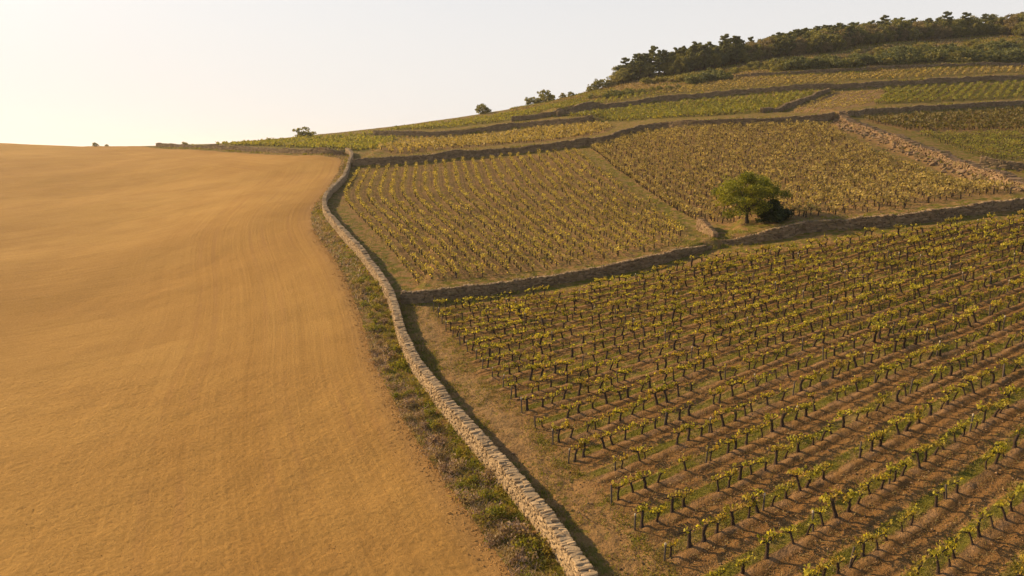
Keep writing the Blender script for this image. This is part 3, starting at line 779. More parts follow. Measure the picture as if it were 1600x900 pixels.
def stone_set(name, size_of, both):
    """(centre, 3x3 matrix, tint shift, facing) of every stone in the wall"""
    rng = np.random.default_rng(sum(map(ord, name)) * 7)
    h, th, vis, step, reach = WALL_SPEC[name]
    L, t, n, s, zb = wall_frame(name)
    S = s[-1]
    top = wall_top(name, s, S)
    messy = 2.6 if name == 'rubble' else 1.0
    out = []
    def at(ss):
        i = lambda a: np.interp(ss, s, a)
        return np.array([i(L[:, 0]), i(L[:, 1])]), np.array([i(t[:, 0]), i(t[:, 1])]), np.array([i(n[:, 0]), i(n[:, 1])]), i(zb), i(top), np.interp(ss + 0.5, s, zb) - np.interp(ss - 0.5, s, zb)
    def put(ss, off, z0, dims, tilt, yaw, roll, face):
        p, tt, nn, zz, tp, sl = at(ss)
        X = np.array([tt[0], tt[1], sl * 0.9]); X /= np.linalg.norm(X)
        Y = np.array([nn[0], nn[1], 0.0]); Y /= np.linalg.norm(Y)
        Z = np.cross(X, Y); Z = Z if Z[2] > 0 else -Z
        B = np.stack([X, Y, Z], 1)
        R = np.array(Matrix.Rotation(tilt, 3, 'Y') @ Matrix.Rotation(yaw, 3, 'Z') @ Matrix.Rotation(roll, 3, 'X'))
        Mx = B @ R @ np.diag(dims)
        cen = np.array([p[0], p[1], zz + z0]) + Y * off
        out.append((cen, Mx, rng.uniform(0, 1), face))
    faces = [(-0.13, 1)] + ([(-th + 0.13, -1)] if both else [])
    for off, sg in faces:
        z = -0.08; ci = 0
        zmax = top.max()
        while z < zmax:
            d0 = size_of(0)
            ch = rng.uniform(0.75, 1.3) * d0 * 0.46
            ss = -rng.uniform(0, 0.4)
            while ss < S:
                ln = size_of(ss) * rng.uniform(0.5, 1.9)
                c2 = ss + ln / 2
                if 0 <= c2 <= S:
                    tp = np.interp(c2, s, top)
                    if z + ch * 0.45 < tp - 0.10:
                        k = size_of(c2) / d0
                        put(c2, off + rng.uniform(-0.05, 0.05) * messy, z + ch / 2 + rng.uniform(-0.03, 0.03) * messy,
                            (ln * 1.02, 0.30, ch * rng.uniform(0.9, 1.15)), rng.normal(0, 0.16 * messy), rng.normal(0, 0.08 * messy), rng.normal(0, 0.10 * messy), sg)
                ss += ln * 0.97
            z += ch * 0.94; ci += 1
    # coping laid across the top
    ss = 0.0
    while ss < S:
        ln = size_of(ss) * rng.uniform(0.45, 0.95)
        c2 = ss + ln / 2
        tp = np.interp(c2, s, top)
        two = rng.uniform() < 0.45
        hh = rng.uniform(0.10, 0.2) * size_of(ss) / 0.30
        if two:
            sp = rng.uniform(0.35, 0.65)
            for a, w in ((-th * sp / 2, th * sp), (-th * (1 + sp) / 2, th * (1 - sp))):
                put(c2, a, tp - 0.04 + rng.uniform(-0.04, 0.05) * messy, (ln * 1.0, w * 1.05, hh), rng.normal(0, 0.12 * messy), rng.normal(0, 0.2), rng.normal(0, 0.12), 0)
        else:
            put(c2, -th / 2, tp - 0.04 + rng.uniform(-0.03, 0.06) * messy, (ln * 1.0, th * rng.uniform(0.9, 1.12), hh), rng.normal(0, 0.14 * messy), rng.normal(0, 0.12), rng.normal(0, 0.08), 0)
        ss += ln * 0.98
    # the two ends
    for se, dr in ((0.0, -1), (S, 1)):
        z = -0.05
        tp = np.interp(se, s, top)
        while z < tp - 0.1:
            ch = size_of(se) * rng.uniform(0.4, 0.6)
            put(se + dr * 0.02, -th * 0.3, z + ch / 2, (0.35, th * 0.55, ch), 0, rng.normal(0, 0.15), 0, 2)
            put(se + dr * 0.02, -th * 0.75, z + ch / 2, (0.35, th * 0.5, ch), 0, rng.normal(0, 0.15), 0, 2)
            z += ch * 0.95
    return out

def wall_core(name, mat, parent):
    h, th, vis, step, reach = WALL_SPEC[name]
    L, t, n, s, zb = wall_frame(name, 0.7)
    top = wall_top(name, s, s[-1]) - 0.10
    A, B = L - n * 0.12, L - n * (th - 0.12)
    zA = np.minimum(zb, np.minimum(gz(B[:, 0], B[:, 1]), zb)) - 0.6
    V = np.concatenate([np.c_[A, zA], np.c_[A, zb + top], np.c_[B, zb + top], np.c_[B, zA]])
    k = len(L); i = np.arange(k - 1)
    Q = np.concatenate([np.stack([i, i + 1, k + i + 1, k + i], 1), np.stack([k + i, k + i + 1, 2 * k + i + 1, 2 * k + i], 1), np.stack([2 * k + i, 2 * k + i + 1, 3 * k + i + 1, 3 * k + i], 1)])
    ends = np.array([[0, k, 2 * k, 3 * k], [k - 1, 4 * k - 1, 3 * k - 1, 2 * k - 1]])
    g = Geo(); g.add(V, np.concatenate([Q, ends]))
    return obj('rubble_core', g.mesh('rubble_core', mat), parent)

def join_stones(lst, name, mat, parent):
    g = Geo()
    for vi, st in enumerate(STONES):
        sel = [x for i, x in enumerate(lst) if i % len(STONES) == vi]
        if not sel: continue
        v, q, t, c = tile(st, np.array([x[1] for x in sel]), np.array([x[0] for x in sel]), np.array([x[2] for x in sel]))
        g.add(v, q, t, c)
    o = obj(name, g.mesh(name, mat), parent)
    return o

WALL_LABEL = {
    'main': 'long pale dry stone wall winding between the ploughed field and the vineyards',
    'far_field': 'low brown stone wall along the far edge of the ploughed field',
    'cross': 'shaded retaining wall below the middle vineyard, meeting the long pale wall',
    'cross_right': 'dark retaining wall below the round green tree, running to the right edge',
    'stub': 'short sunlit broken wall stub beside the round green tree',
    'upper': 'dark stone terrace wall above the two middle plots, bending in the centre',
    'right_low': 'dark terrace wall under the bright green striped plot at the right',
    'right_high': 'long dark terrace wall crossing the upper hillside below the scrub',
    'diag': 'short slanting stone wall joining two terrace walls beside the tan plot',
    'left_strip': 'dark terrace wall below the skyline vines, left of centre',
    'left_branch': 'thin stone wall branching uphill from the skyline terrace wall',
    'rubble': 'tumbled pinkish rubble wall slanting down the right hillside',
    'right_stub': 'short dark stone wall at the right edge beside the rubble wall',
    'scrub_wall': 'broken low wall at the foot of the scrub bushes'}
cam_p = np.array([0, 0, 18.0])
for name in WALLS:
    L0 = np.array(WALLS[name])
    root = empty('dry_stone_wall', (L0[0][0], L0[0][1], 0.0))
    tag(root, WALL_LABEL[name], 'stone wall', 'dry stone walls of the terraces')
    bpy.context.view_layer.update()
    mat = {'main': M_STONE, 'rubble': M_STONE_PINK, 'stub': M_STONE_PINK}.get(name, M_STONE_OLD_SHADE)
    inv = np.array([L0[0][0], L0[0][1], 0.0])
    core = wall_core(name, M_CORE, root)
    core.location = -Vector(inv)
    dist = np.linalg.norm(L0, axis=1).min()
    if name == 'main':
        sz = lambda s: 0.27 + 0.0024 * max(0.0, s - 30.0)
    else:
        sz = (lambda b: (lambda s: b))(0.28 + 0.0022 * dist)
    st = stone_set(name, sz, name in ('main', 'stub', 'rubble'))
    if name == 'main':
        def shown(x):
            d = x[0] - cam_p
            if x[3] == -1: return 0.0
            if abs(d[0]) > 0.76 * d[1] or (-d[2]) / d[1] > 0.64: return 0.0
            return np.linalg.norm(x[1][:, 0]) * (np.linalg.norm(x[1][:, 2]) if x[3] == 1 else np.linalg.norm(x[1][:, 1])) / (d @ d)
        order = sorted(range(len(st)), key=lambda i: -shown(st[i]))
        big = set(order[:300])
        shared = [mesh_from('stone', *a, mat) for a in STONES]
        for i in order[:300]:
            x = st[i]
            o = obj('stone', shared[i % len(STONES)], root)
            mw = Matrix(x[1].tolist()).to_4x4(); mw.translation = Vector(x[0] - inv)
            o.matrix_basis = mw
        rest = [x for i, x in enumerate(st) if i not in big]
    else:
        rest = st
    if name == 'rubble':                      # stones that have rolled off to both sides
        rr = np.random.default_rng(4); Lr = LINE['rubble']
        for _ in range(900):
            i = int(rr.integers(0, len(Lr) - 1)); e = abs(rr.normal(0, 1.3)) * (1 if rr.uniform() < 0.7 else -1)
            tdir = Lr[i + 1] - Lr[i]; tdir = tdir / np.linalg.norm(tdir)
            p = Lr[i] + tdir * rr.uniform(0, 2) + np.array([tdir[1], -tdir[0]]) * e
            sz_ = rr.gamma(4.0, 0.075) + 0.1
            Rm = np.array(Matrix.Rotation(rr.uniform(0, 6.28), 3, 'Z') @ Matrix.Rotation(rr.uniform(-0.7, 0.7), 3, 'X'))
            rest.append((np.array([p[0], p[1], float(gz(p[0], p[1])) + sz_ * 0.15]), Rm @ np.diag((sz_ * 1.3, sz_, sz_ * 0.7)), rr.uniform(0, 1), 0))
    o = join_stones(rest, 'stonework', mat, root)
    o.location = -Vector(inv)
    o['kind'] = 'stuff'

# ------------------------------------------------------------------ vines
def make_vine(seed, lod):
    """(trunk arrays, leaf arrays); the row runs along local x"""
    rng = np.random.default_rng(seed)
    tr, lf, ar = Geo(), Geo(), Geo()
    hgt = rng.uniform(0.48, 0.66)
    if lod == 0:
        k = 6; zz = np.linspace(-0.1, hgt, k)
        lean = rng.normal(0, 0.16, 2)
        pts = np.stack([lean[0] * zz + np.cumsum(rng.normal(0, 0.018, k)), lean[1] * zz + np.cumsum(rng.normal(0, 0.018, k)), zz], 1)
        tube(tr, pts, np.array([0.12, 0.078, 0.062, 0.058, 0.062, 0.07]) * rng.uniform(0.8, 1.3), 6)
        head = pts[-1]
        for sg in (-1, 1):
            if rng.uniform() < 0.1: continue
            m = 5; xs = np.linspace(0, rng.uniform(0.42, 0.62), m)
            arm = np.stack([head[0] + sg * xs, head[1] + np.cumsum(rng.normal(0, 0.012, m)), head[2] - 0.02 + 0.10 * np.sin(xs / 0.6 * 1.6) + np.cumsum(rng.normal(0, 0.01, m))], 1)
            tube(ar, arm, np.linspace(0.038, 0.018, m), 4)
            nsh = rng.integers(4, 10) if seed % 7 else 1
            for b in rng.uniform(0.12, 1.0, nsh):
                p = np.array([np.interp(b, np.linspace(0, 1, m), arm[:, a]) for a in range(3)])
                ln = rng.uniform(0.08, 0.34)
                q = p + np.array([rng.normal(0, 0.09), rng.normal(0, 0.09), ln])
                tube(ar, [p, (p + q) / 2 + rng.normal(0, 0.015, 3), q], [0.011, 0.008, 0.006], 3, 0.5, False)
                nl = rng.integers(3, 7)
                w = rng.uniform(0.15, 1.05, nl)
                P = p + (q - p) * w[:, None] + rng.normal(0, 0.06, (nl, 3))
                leaf_quads(lf, P, 0.12, 0.2, rng, rng.uniform(0, 1, nl) * 0.7 + 0.3 * rng.uniform())
        nl = rng.integers(2, 13)
        P = np.array([head[0], head[1], head[2] + 0.10]) + rng.normal(0, 1, (nl, 3)) * np.array([0.17, 0.09, 0.10])
        leaf_quads(lf, P, 0.11, 0.2, rng)
    elif lod == 1:
        zz = np.linspace(-0.15, hgt, 4)
        pts = np.stack([np.cumsum(rng.normal(0, 0.03, 4)), np.cumsum(rng.normal(0, 0.03, 4)), zz], 1)
        tube(tr, pts, np.array([0.09, 0.065, 0.06, 0.055]) * rng.uniform(0.9, 1.2), 4)
        head = pts[-1]
        tube(ar, [head + (-0.55, 0, 0.03), head, head + (0.55, 0, 0.03)], [0.02, 0.035, 0.02], 3, 0.5, False)
        nl = rng.integers(12, 30)
        P = np.array([head[0], head[1], head[2] + 0.14]) + rng.normal(0, 1, (nl, 3)) * np.array([0.36, 0.17, 0.17])
        leaf_quads(lf, P, 0.19, 0.2, rng)
    else:
        tube(tr, [(0, 0, -0.2), (rng.normal(0, 0.04), rng.normal(0, 0.04), hgt)], [0.09, 0.06], 3, 0.5, False)
        nl = rng.integers(11, 16)
        P = np.array([0, 0, hgt + 0.08]) + rng.normal(0, 1, (nl, 3)) * np.array([0.42, 0.24, 0.18])
        leaf_quads(lf, P, 0.36, 0.2, rng)
    return tr.arrays(), lf.arrays(), ar.arrays()
VINES = {0: [make_vine(200 + i, 0) for i in range(14)], 1: [make_vine(300 + i, 1) for i in range(10)], 2: [make_vine(400 + i, 2) for i in range(10)]}

def place_vines(xy, ang, lod, rng, scale=1.0):
    n = len(xy)
    z = gz(xy[:, 0], xy[:, 1])
    var = rng.integers(0, len(VINES[lod]), n)
    flip = np.where(rng.uniform(size=n) < 0.5, 0, math.pi)
    a = ang + flip + rng.normal(0, 0.06, n)
    s = scale * np.clip(rng.normal(1.0, 0.14, n), 0.62, 1.3)
    sz = s * rng.uniform(0.9, 1.12, n)
    return np.c_[xy, z], a, s, sz, var

def join_vines(name, label, P, a, s, sz, var, lod, leaf_mat, parts=True):
    root = empty(name, (0, 0, 0))
    tag(root, label, 'vines', kind='stuff')
    ca, sa, zz = np.cos(a), np.sin(a), np.zeros(len(a))
    M = np.stack([np.stack([ca * s, -sa * s, zz], 1), np.stack([sa * s, ca * s, zz], 1), np.stack([zz, zz, sz], 1)], 1)
    rng = np.random.default_rng(5)
    dc = rng.uniform(-0.25, 0.25, len(a))
    for pi, (pn, mat) in enumerate((('vine_trunks', M_TRUNK), ('vine_leaves', leaf_mat), ('vine_canes', M_TRUNK))):
        g = Geo()
        for vi in range(len(VINES[lod])):
            k = var == vi
            if not k.any() or len(VINES[lod][vi][pi][0]) == 0: continue
            g.add(*tile(VINES[lod][vi][pi], M[k], P[k], dc[k]))
        if g.n == 0: continue
        o = obj(pn, g.mesh(pn, mat), root)
        o['kind'] = 'stuff'
    return root

# nearest plot, row by row
rng = np.random.default_rng(21)
front = []                      # x, y, angle, row, number in row
row_ends, posts = [], []
for r, s in enumerate(ROW_S):
    st = S0 + SD * s
    cx, cy = front_dir(s)
    t = np.arange(0.0, 75.0, 0.98)
    t = t + rng.normal(0, 0.14, len(t))
    x, y = st[0] + cx * t, st[1] + cy * t
    ok = in_poly(x, y, PLOTS['front']) & (rng.uniform(size=len(t)) > 0.09)
    idx = np.nonzero(ok)[0]
    if len(idx) == 0: continue
    off = rng.normal(0, 0.05, len(t))
    for j, i in enumerate(idx):
        front.append((x[i] - cy * off[i], y[i] + cx * off[i], math.atan2(cy, cx), r, j))
    t0, t1 = t[idx[0]], t[idx[-1]]
    for j, tp in enumerate(np.arange(t0 - 0.45, t1, 7.3)):
        tt = tp + (rng.normal(0, 0.5) if j else 0)
        posts.append((st[0] + cx * tt, st[1] + cy * tt, math.atan2(cy, cx), r, j))
F = np.array(front)
P, a, s, sz, var = place_vines(F[:, :2], F[:, 2], 0, rng, 1.05)
P[:, 2] += 0.06
d = P - cam_p
fwd = d[:, 1] * math.cos(math.atan(205 / 1100)) - d[:, 2] * math.sin(math.atan(205 / 1100))
upv = d[:, 1] * math.sin(math.atan(205 / 1100)) + d[:, 2] * math.cos(math.atan(205 / 1100))
ix, iy = 0.5 + d[:, 0] / fwd * 1100 / 1600, 0.5 - upv / fwd * 1100 / 900
vis = (ix > 0.004) & (ix < 0.996) & (iy < 1.0) & (iy > 0)
near_order = np.argsort(np.where(vis, fwd, 1e9))[:300]
single = np.zeros(len(F), bool); single[near_order] = True
tr_me = [mesh_from('trunk', *v[0], M_TRUNK, True) for v in VINES[0]]
lf_me = [mesh_from('leaves', *v[1], M_VINE) for v in VINES[0]]
ar_me = [mesh_from('canes', *v[2], M_TRUNK) for v in VINES[0]]
rows_used = sorted({int(F[i, 3]) for i in near_order})
for r in rows_used:
    ids = [i for i in range(len(F)) if int(F[i, 3]) == r and vis[i]]
    ids.sort(key=lambda i: ix[i])
    first_in_row = min(i for i in range(len(F)) if int(F[i, 3]) == r)
    for n_, i in enumerate(ids):
        if not single[i]: continue
        o = empty('grapevine', tuple(P[i]), a[i])
        o.scale = (s[i], s[i], sz[i])
        tag(o, 'grapevine, %s from left in the %s vine row up from the lower right corner' % (ordinal(n_ + 1), ordinal(r - rows_used[0] + 1)),
            'grapevine', 'grapevines in the nearest rows')
        tk = obj('trunk', tr_me[var[i]], o); obj('canes', ar_me[var[i]], tk); obj('leaves', lf_me[var[i]], o)
k = ~single
join_vines('vine_rows', 'yellow-green vines farther back in the nearest plot, below the shaded walls', P[k], a[k], s[k], sz[k], var[k], 0, M_VINE)

# posts of the nearest plot
pg = Geo(); tube(pg, [(0, 0, -0.15), (0.008, 0.004, 0.45), (0, 0, 0.93)], [0.055, 0.052, 0.05], 7)
pm = pg.mesh('stake', M_POST, True)
tg = Geo(); tube(tg, [(0, 0, 0.90), (0, 0, 1.0)], [0.053, 0.045], 7)
tm = tg.mesh('tip', M_TIP, True)
pr = np.random.default_rng(9)
PP = np.array(posts); pz = gz(PP[:, 0], PP[:, 1])
seen_rows = sorted({int(p[3]) for p in posts})
d = np.c_[PP[:, :2], pz] - cam_p
pvis = (np.abs(d[:, 0]) < 0.74 * d[:, 1]) & (-d[:, 2] / d[:, 1] < 0.66)
vrows = sorted({int(PP[i, 3]) for i in range(len(PP)) if pvis[i]})
for i in range(len(PP)):
    if not pvis[i] or (PP[i, 4] and pr.uniform() < 0.25): continue
    o = empty('vine_post', (PP[i, 0], PP[i, 1], pz[i]), pr.uniform(0, 6))
    o.rotation_euler = (pr.normal(0, 0.06), pr.normal(0, 0.06), pr.uniform(0, 6))
    o.scale = (1, 1, pr.uniform(0.92, 1.22))
    rn = ordinal(vrows.index(int(PP[i, 3])) + 1)
    lab = ('dark end post, left end of the %s vine row up from the lower right corner' % rn) if PP[i, 4] == 0 else \
          ('dark post, %s along the %s vine row up from the lower right corner' % (ordinal(int(PP[i, 4]) + 1), rn))
    tag(o, lab, 'post', 'posts standing in the vine rows')
    obj('stake', pm, o)
    if pr.uniform() < 0.5: obj('tip', tm, o)

# middle plot: rows bend with the long wall
pts, ang = [], []
for r in range(MID_ROWS + 1):
    y = np.arange(79.0, 170.0, 0.3)
    w = r / MID_ROWS
    x = np.interp(y, R1c[:, 1], R1c[:, 0]) * (1 - w) + np.interp(y, RIGHT[:, 1], RIGHT[:, 0]) * w
    q = resample(np.stack([x, y], 1), 1.05)
    tq = np.gradient(q, axis=0)
    q = q + rng.normal(0, 0.05 + 0.16 * w, q.shape)
    ok = in_poly(q[:, 0], q[:, 1], MID_POLY) & (rng.uniform(size=len(q)) > 0.05)
    pts.append(q[ok]); ang.append(np.arctan2(tq[ok, 1], tq[ok, 0]))
pts, ang = np.concatenate(pts), np.concatenate(ang)
join_vines('vine_rows', 'golden vines in curving rows behind the long pale wall', *place_vines(pts, ang, 1, rng, 1.0), 1, M_VINE_GOLD)

PLOT_LOOK = {
    'upper_middle': (1, M_VINE_TAN, 'dense golden brown vines filling the plot behind the round green tree', 1.2),
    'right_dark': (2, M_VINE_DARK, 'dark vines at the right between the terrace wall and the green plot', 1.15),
    'right_green': (1, M_VINE_GREEN, 'bright green vines at the right edge above the rubble wall', 1.15),
    'upper_right': (2, M_VINE_GREEN, 'green striped vine rows on the upper right terrace', 1.15),
    'tan_upper': (2, M_VINE_TAN, 'sparse vines on the bare tan plot beside the striped terrace', 0.75),
    'upper_band': (2, M_VINE_GREEN, 'olive green vines on the long central terrace above the bent wall', 1.15),
    'left_band': (2, M_VINE_TAN, 'tan vines on the terrace left of the bend in the dark wall', 1.15),
    'left_far': (2, M_VINE_GREEN, 'yellow-green vines beyond the far edge of the ploughed field', 1.15),
    'skyline_strip': (2, M_VINE_GREEN, 'vines along the bare skyline left of centre', 1.1),
    'ridge_strip': (2, M_VINE_GREEN, 'vines on the narrow terrace under the skyline bushes', 1.0),
    'high_band': (2, M_VINE_TAN, 'vines on the high terrace below the scrub, right of centre', 1.0),
    'high_right': (2, M_VINE_TAN, 'vines on the highest terrace under the scrub at the right edge', 1.0)}
for k, (lod, mat, lab, scl) in PLOT_LOOK.items():
    dr, sp, vs = PLOT_SPEC[k]
    poly = np.array(PLOTS[k])
    u = lin_u(poly[:, 0], poly[:, 1], dr, sp); v = poly @ np.array(dr)
    pts = []
    for r in range(int(np.floor(u.min())), int(np.ceil(u.max())) + 1):
        t = np.arange(v.min(), v.max(), vs)
        t = t + rng.normal(0, 0.12, len(t))
        uu = r * sp + 0.18 * vnoise(t / 9.0, t * 0 + r * 3.3, 5) + rng.normal(0, 0.10 if k != 'upper_middle' else 0.30, len(t))
        q = np.stack([-dr[1] * uu + dr[0] * t, dr[0] * uu + dr[1] * t], 1)
        ok = in_poly(q[:, 0], q[:, 1], poly) & (rng.uniform(size=len(t)) > (0.06 if scl > 0.8 else 0.35))
        pts.append(q[ok])
    if k == 'upper_middle':                   # close-set first row along the grass path
        e = resample(np.array([poly[0], poly[-1], poly[-2], poly[-3]]), 0.75)
        pts.append(e + rng.normal(0, 0.08, e.shape))
    pts = np.concatenate(pts)
    join_vines('vine_rows', lab, *place_vines(pts, math.atan2(dr[1], dr[0]), lod, rng, scl), lod, mat)

# ------------------------------------------------------------------ grass, verge and clods
def blades(geo, xy, h, w, rng, n_per=4, spread=0.1, lean=0.35):
    """small tufts: n_per pointed blades at each spot"""
    n = len(xy)
    z = gz(xy[:, 0], xy[:, 1])
    base = np.c_[xy, z - 0.02]
    for _ in range(n_per):
        b = base + np.c_[rng.normal(0, spread, (n, 2)), np.zeros(n)]
        th = rng.uniform(0, 2 * math.pi, n)
        side = np.c_[np.cos(th), np.sin(th), np.zeros(n)]
        hh = h * rng.uniform(0.5, 1.4, n)
        out = np.c_[rng.normal(0, lean, (n, 2)) * hh[:, None], hh]
        ww = (w * rng.uniform(0.6, 1.4, n))[:, None]
        V = np.stack([b - side * ww, b + side * ww, b + out * 0.6 + side * ww * 0.7, b + out], 1).reshape(-1, 3)
        Q = (np.arange(n) * 4)[:, None] + np.arange(4)[None]
        geo.add(V, Q, None, np.repeat(rng.uniform(0, 1, n), 4))
def stuff(name, geo, mat, label, cat):
    o = obj(name, geo.mesh(name, mat))
    return tag(o, label, cat, kind='stuff')

rng = np.random.default_rng(77)
# grass strip just behind each row of the nearest plot
g, gs_ = Geo(), Geo()
pts = []
for r, s in enumerate(ROW_S):
    st = S0 + SD * s; cx, cy = front_dir(s)
    gap = ROW_S[min(r + 1, len(ROW_S) - 1)] - s
    n = int(75 * 52)
    t = rng.uniform(-2, 75, n)
    o = gap * 0.20 + rng.normal(0, 0.24, n)
    q = np.stack([st[0] + cx * t - cy * o, st[1] + cy * t + cx * o], 1)
    keep = in_poly(q[:, 0], q[:, 1], PLOTS['front'])
    keep &= rng.uniform(size=n) < np.clip(0.85 + 0.9 * vnoise(q[:, 0] / 3.0, q[:, 1] / 3.0, 31), 0.15, 1) * np.clip(1.25 - np.hypot(q[:, 0], q[:, 1]) / 140, 0.35, 1)
    pts.append(q[keep])
pts = np.concatenate(pts)
near_ = np.hypot(pts[:, 0], pts[:, 1]) < 62
blades(g, pts[near_], 0.15, 0.020, rng, 3, 0.09, 0.6)
blades(g, pts[~near_], 0.17, 0.04, rng, 2, 0.12, 0.6)
stuff('grass', g, M_GRASS, 'green grass strips behind the vine rows of the nearest plot', 'grass')

# grass and weeds of the headland between wall and rows, and loose tufts in the soil
g, g2 = Geo(), Geo()
n = 90000
q = np.c_[rng.uniform(-16, 40, n), rng.uniform(24, 76, n)]
sd, arc, ov = polydist(q[:, 0], q[:, 1], LINE['main'])
head = (sd < -0.9) & ~in_poly(q[:, 0], q[:, 1], PLOTS['front']) & (sd > -8)
track = np.exp(-((sd + 3.1) / 0.8) ** 2)
k = head & (rng.uniform(size=n) < np.clip(0.55 + 0.9 * vnoise(q[:, 0] / 2.2, q[:, 1] / 2.2, 8), 0, 1) * (1 - 0.75 * track))
a_ = q[k]
blades(g, a_, 0.17, 0.024, rng, 4, 0.13, 0.7)
k = head & (rng.uniform(size=n) < 0.22)
blades(g2, q[k], 0.10, 0.022, rng, 3, 0.12, 0.9)
k = in_poly(q[:, 0], q[:, 1], PLOTS['front']) & (rng.uniform(size=n) < 0.30 + 0.3 * vnoise(q[:, 0] / 4, q[:, 1] / 4, 14))
blades(g2, q[k], 0.10, 0.026, rng, 3, 0.16, 1.3)
stuff('grass', g, M_GRASS, 'short worn grass on the headland along the right foot of the long wall', 'grass')
stuff('dry_grass', g2, M_STRAW, 'straw and dead stalks littering the soil between the nearest vine rows', 'dry grass')

# verge between field and wall
n = 52000
q = np.c_[rng.uniform(-46, 4, n), rng.uniform(24, 185, n)]
q = np.vstack([q, np.c_[rng.uniform(-14, 4, 22000), rng.uniform(24, 70, 22000)]])
n = len(q)
ok = in_poly(q[:, 0], q[:, 1], VERGE_POLY)
q = q[ok]
sdw, arc, ov = polydist(q[:, 0], q[:, 1], LINE['main']); sdf, arcf, ovf = polydist(q[:, 0], q[:, 1], EDGE)
frac = np.clip(np.abs(sdw) / (np.abs(sdw) + np.abs(sdf) + 1e-6), 0, 1)      # 0 at the wall, 1 at the field
d = np.hypot(q[:, 0], q[:, 1])
green_p = np.clip(0.92 - 1.25 * frac + 0.75 * vnoise(q[:, 0] / 1.6, q[:, 1] / 2.2, 61), 0.03, 1)
u = rng.uniform(size=len(q))
ga = u < green_p
gg, gb = Geo(), Geo()
nearv = d < 75
for sel, h_, w_, c_ in ((nearv, 0.26, 0.026, 3), (~nearv, 0.32, 0.07, 2)):
    blades(gg, q[ga & sel], h_, w_, rng, c_, 0.14, 0.7)
    blades(gb, q[~ga & sel & (frac > 0.1)], h_ * 0.95, w_ * 0.9, rng, c_ + 1, 0.16, 0.8)
# leafy weeds
lw = q[ga & nearv & (rng.uniform(size=len(q)) < 0.5)]
z = gz(lw[:, 0], lw[:, 1])
leaf_quads(gg, np.c_[lw, z + rng.uniform(0.05, 0.3, len(lw))], 0.12, 0.6, rng)
stuff('verge_grass', gg, M_VERGE, 'green weeds and grass along the left foot of the long pale wall', 'grass')
stuff('dry_brush', gb, M_BRUSH, 'grey-brown dry brush on the verge beside the ploughed field', 'brush')

# bushy weeds standing out of the verge
def make_clump(seed):
    r = np.random.default_rng(seed); g = Geo(); s = Geo()
    for _ in range(9):
        th, l = r.uniform(0, 6.28), r.uniform(0.25, 0.5)
        tube(s, [(0, 0, -0.05), (math.cos(th) * l * 0.4, math.sin(th) * l * 0.4, l * 0.6), (math.cos(th) * l, math.sin(th) * l, l * 0.9)], [0.012, 0.009, 0.005], 3, 0.5, False)
    c = r.normal(0, 1, (7, 3)) * np.array([0.28, 0.28, 0.10]) + np.array([0, 0, 0.28])
    for k in c:
        nl = 34
        P = k + r.normal(0, 0.12, (nl, 3)); P[:, 2] = np.maximum(P[:, 2], 0.02)
        leaf_quads(g, P, 0.10, 0.35, r, r.uniform(0, 1, nl) * 0.6 + 0.4 * r.uniform())
    return s.mesh('stems', M_BARK), g
CL = [make_clump(500 + i) for i in range(6)]
CLM = [[(s, g.mesh('leaves', m)) for s, g in CL] for m in (M_VERGE, M_BRUSH)]
spots = []
tries = 0
while len(spots) < 62 and tries < 4000:
    tries += 1
    sarc = rng.uniform(2, 60) ** 1.0
    i = int(sarc / 2.0); p = LINE['main'][i]
    nrm = LINE['main'][i + 1] - p; nrm = np.array([-nrm[1], nrm[0]]) / np.linalg.norm(nrm)
    off = rng.uniform(0.35, 2.6)
    c = p + nrm * off
    if not in_poly(np.array([c[0]]), np.array([c[1]]), VERGE_POLY)[0]: continue
    if any(math.hypot(c[0] - b[0], c[1] - b[1]) < 0.7 for b in spots): continue
    spots.append((c[0], c[1], off))
spots.sort(key=lambda b: b[1])
cnt = [0, 0]
for (x, y, off) in spots:
    dry = 1 if rng.uniform() < (0.15 if off < 1.2 else 0.6) else 0
    if y < 31.0 : dry = 0
    cnt[dry] += 1
    o = empty('verge_weed', (x, y, float(gz(x, y))), rng.uniform(0, 6))
    sc_ = rng.uniform(0.7, 1.35); o.scale = (sc_, sc_, sc_ * rng.uniform(0.8, 1.2))
    tag(o, '%s weed clump left of the long wall, %s such from the bottom edge' % (('green leafy', 'grey-brown dry')[dry], ordinal(cnt[dry])),
        'weed', 'weed clumps on the verge')
    s_, l_ = CLM[dry][int(rng.integers(0, 6))]
    obj('stems', s_, o); obj('leaves', l_, o)

# clods and stones turned up along the edge of the ploughed field and sprinkled over its near part
clod = [make_stone(np.random.default_rng(900 + i)) for i in range(4)]
def simple_clod(seed):
    r = np.random.default_rng(seed)
    v = np.array([(1, 0, 0), (-1, 0, 0), (0, 1, 0), (0, -1, 0), (0, 0, 0.8), (0, 0, -0.8)], float) * r.uniform(0.6, 1.3, (6, 1)) * 0.5
    t = np.array([(0, 2, 4), (2, 1, 4), (1, 3, 4), (3, 0, 4), (2, 0, 5), (1, 2, 5), (3, 1, 5), (0, 3, 5)])
    return v, np.zeros((0, 4), np.int32), t, np.full(6, 0.5)
SCL = [simple_clod(i) for i in range(6)]
n = 42000
yy = 24 + 62 * rng.uniform(0, 1, n) ** 1.5
q = np.c_[rng.uniform(-0.76, 0.05, n) * yy, yy]
e_i = rng.integers(0, 60, 9000)
e_p = EDGE[e_i] + rng.normal(0, 0.5, (9000, 2))
nedge = len(e_p)
q = np.vstack([q, e_p])
sdq, _, _ = polydist(q[:, 0], q[:, 1], EDGE[:90])
okq = (sdq > -0.35)
edge_flag = np.r_[np.zeros(n, bool), np.ones(nedge, bool)]
q, sdq, edge_flag = q[okq], sdq[okq], edge_flag[okq]
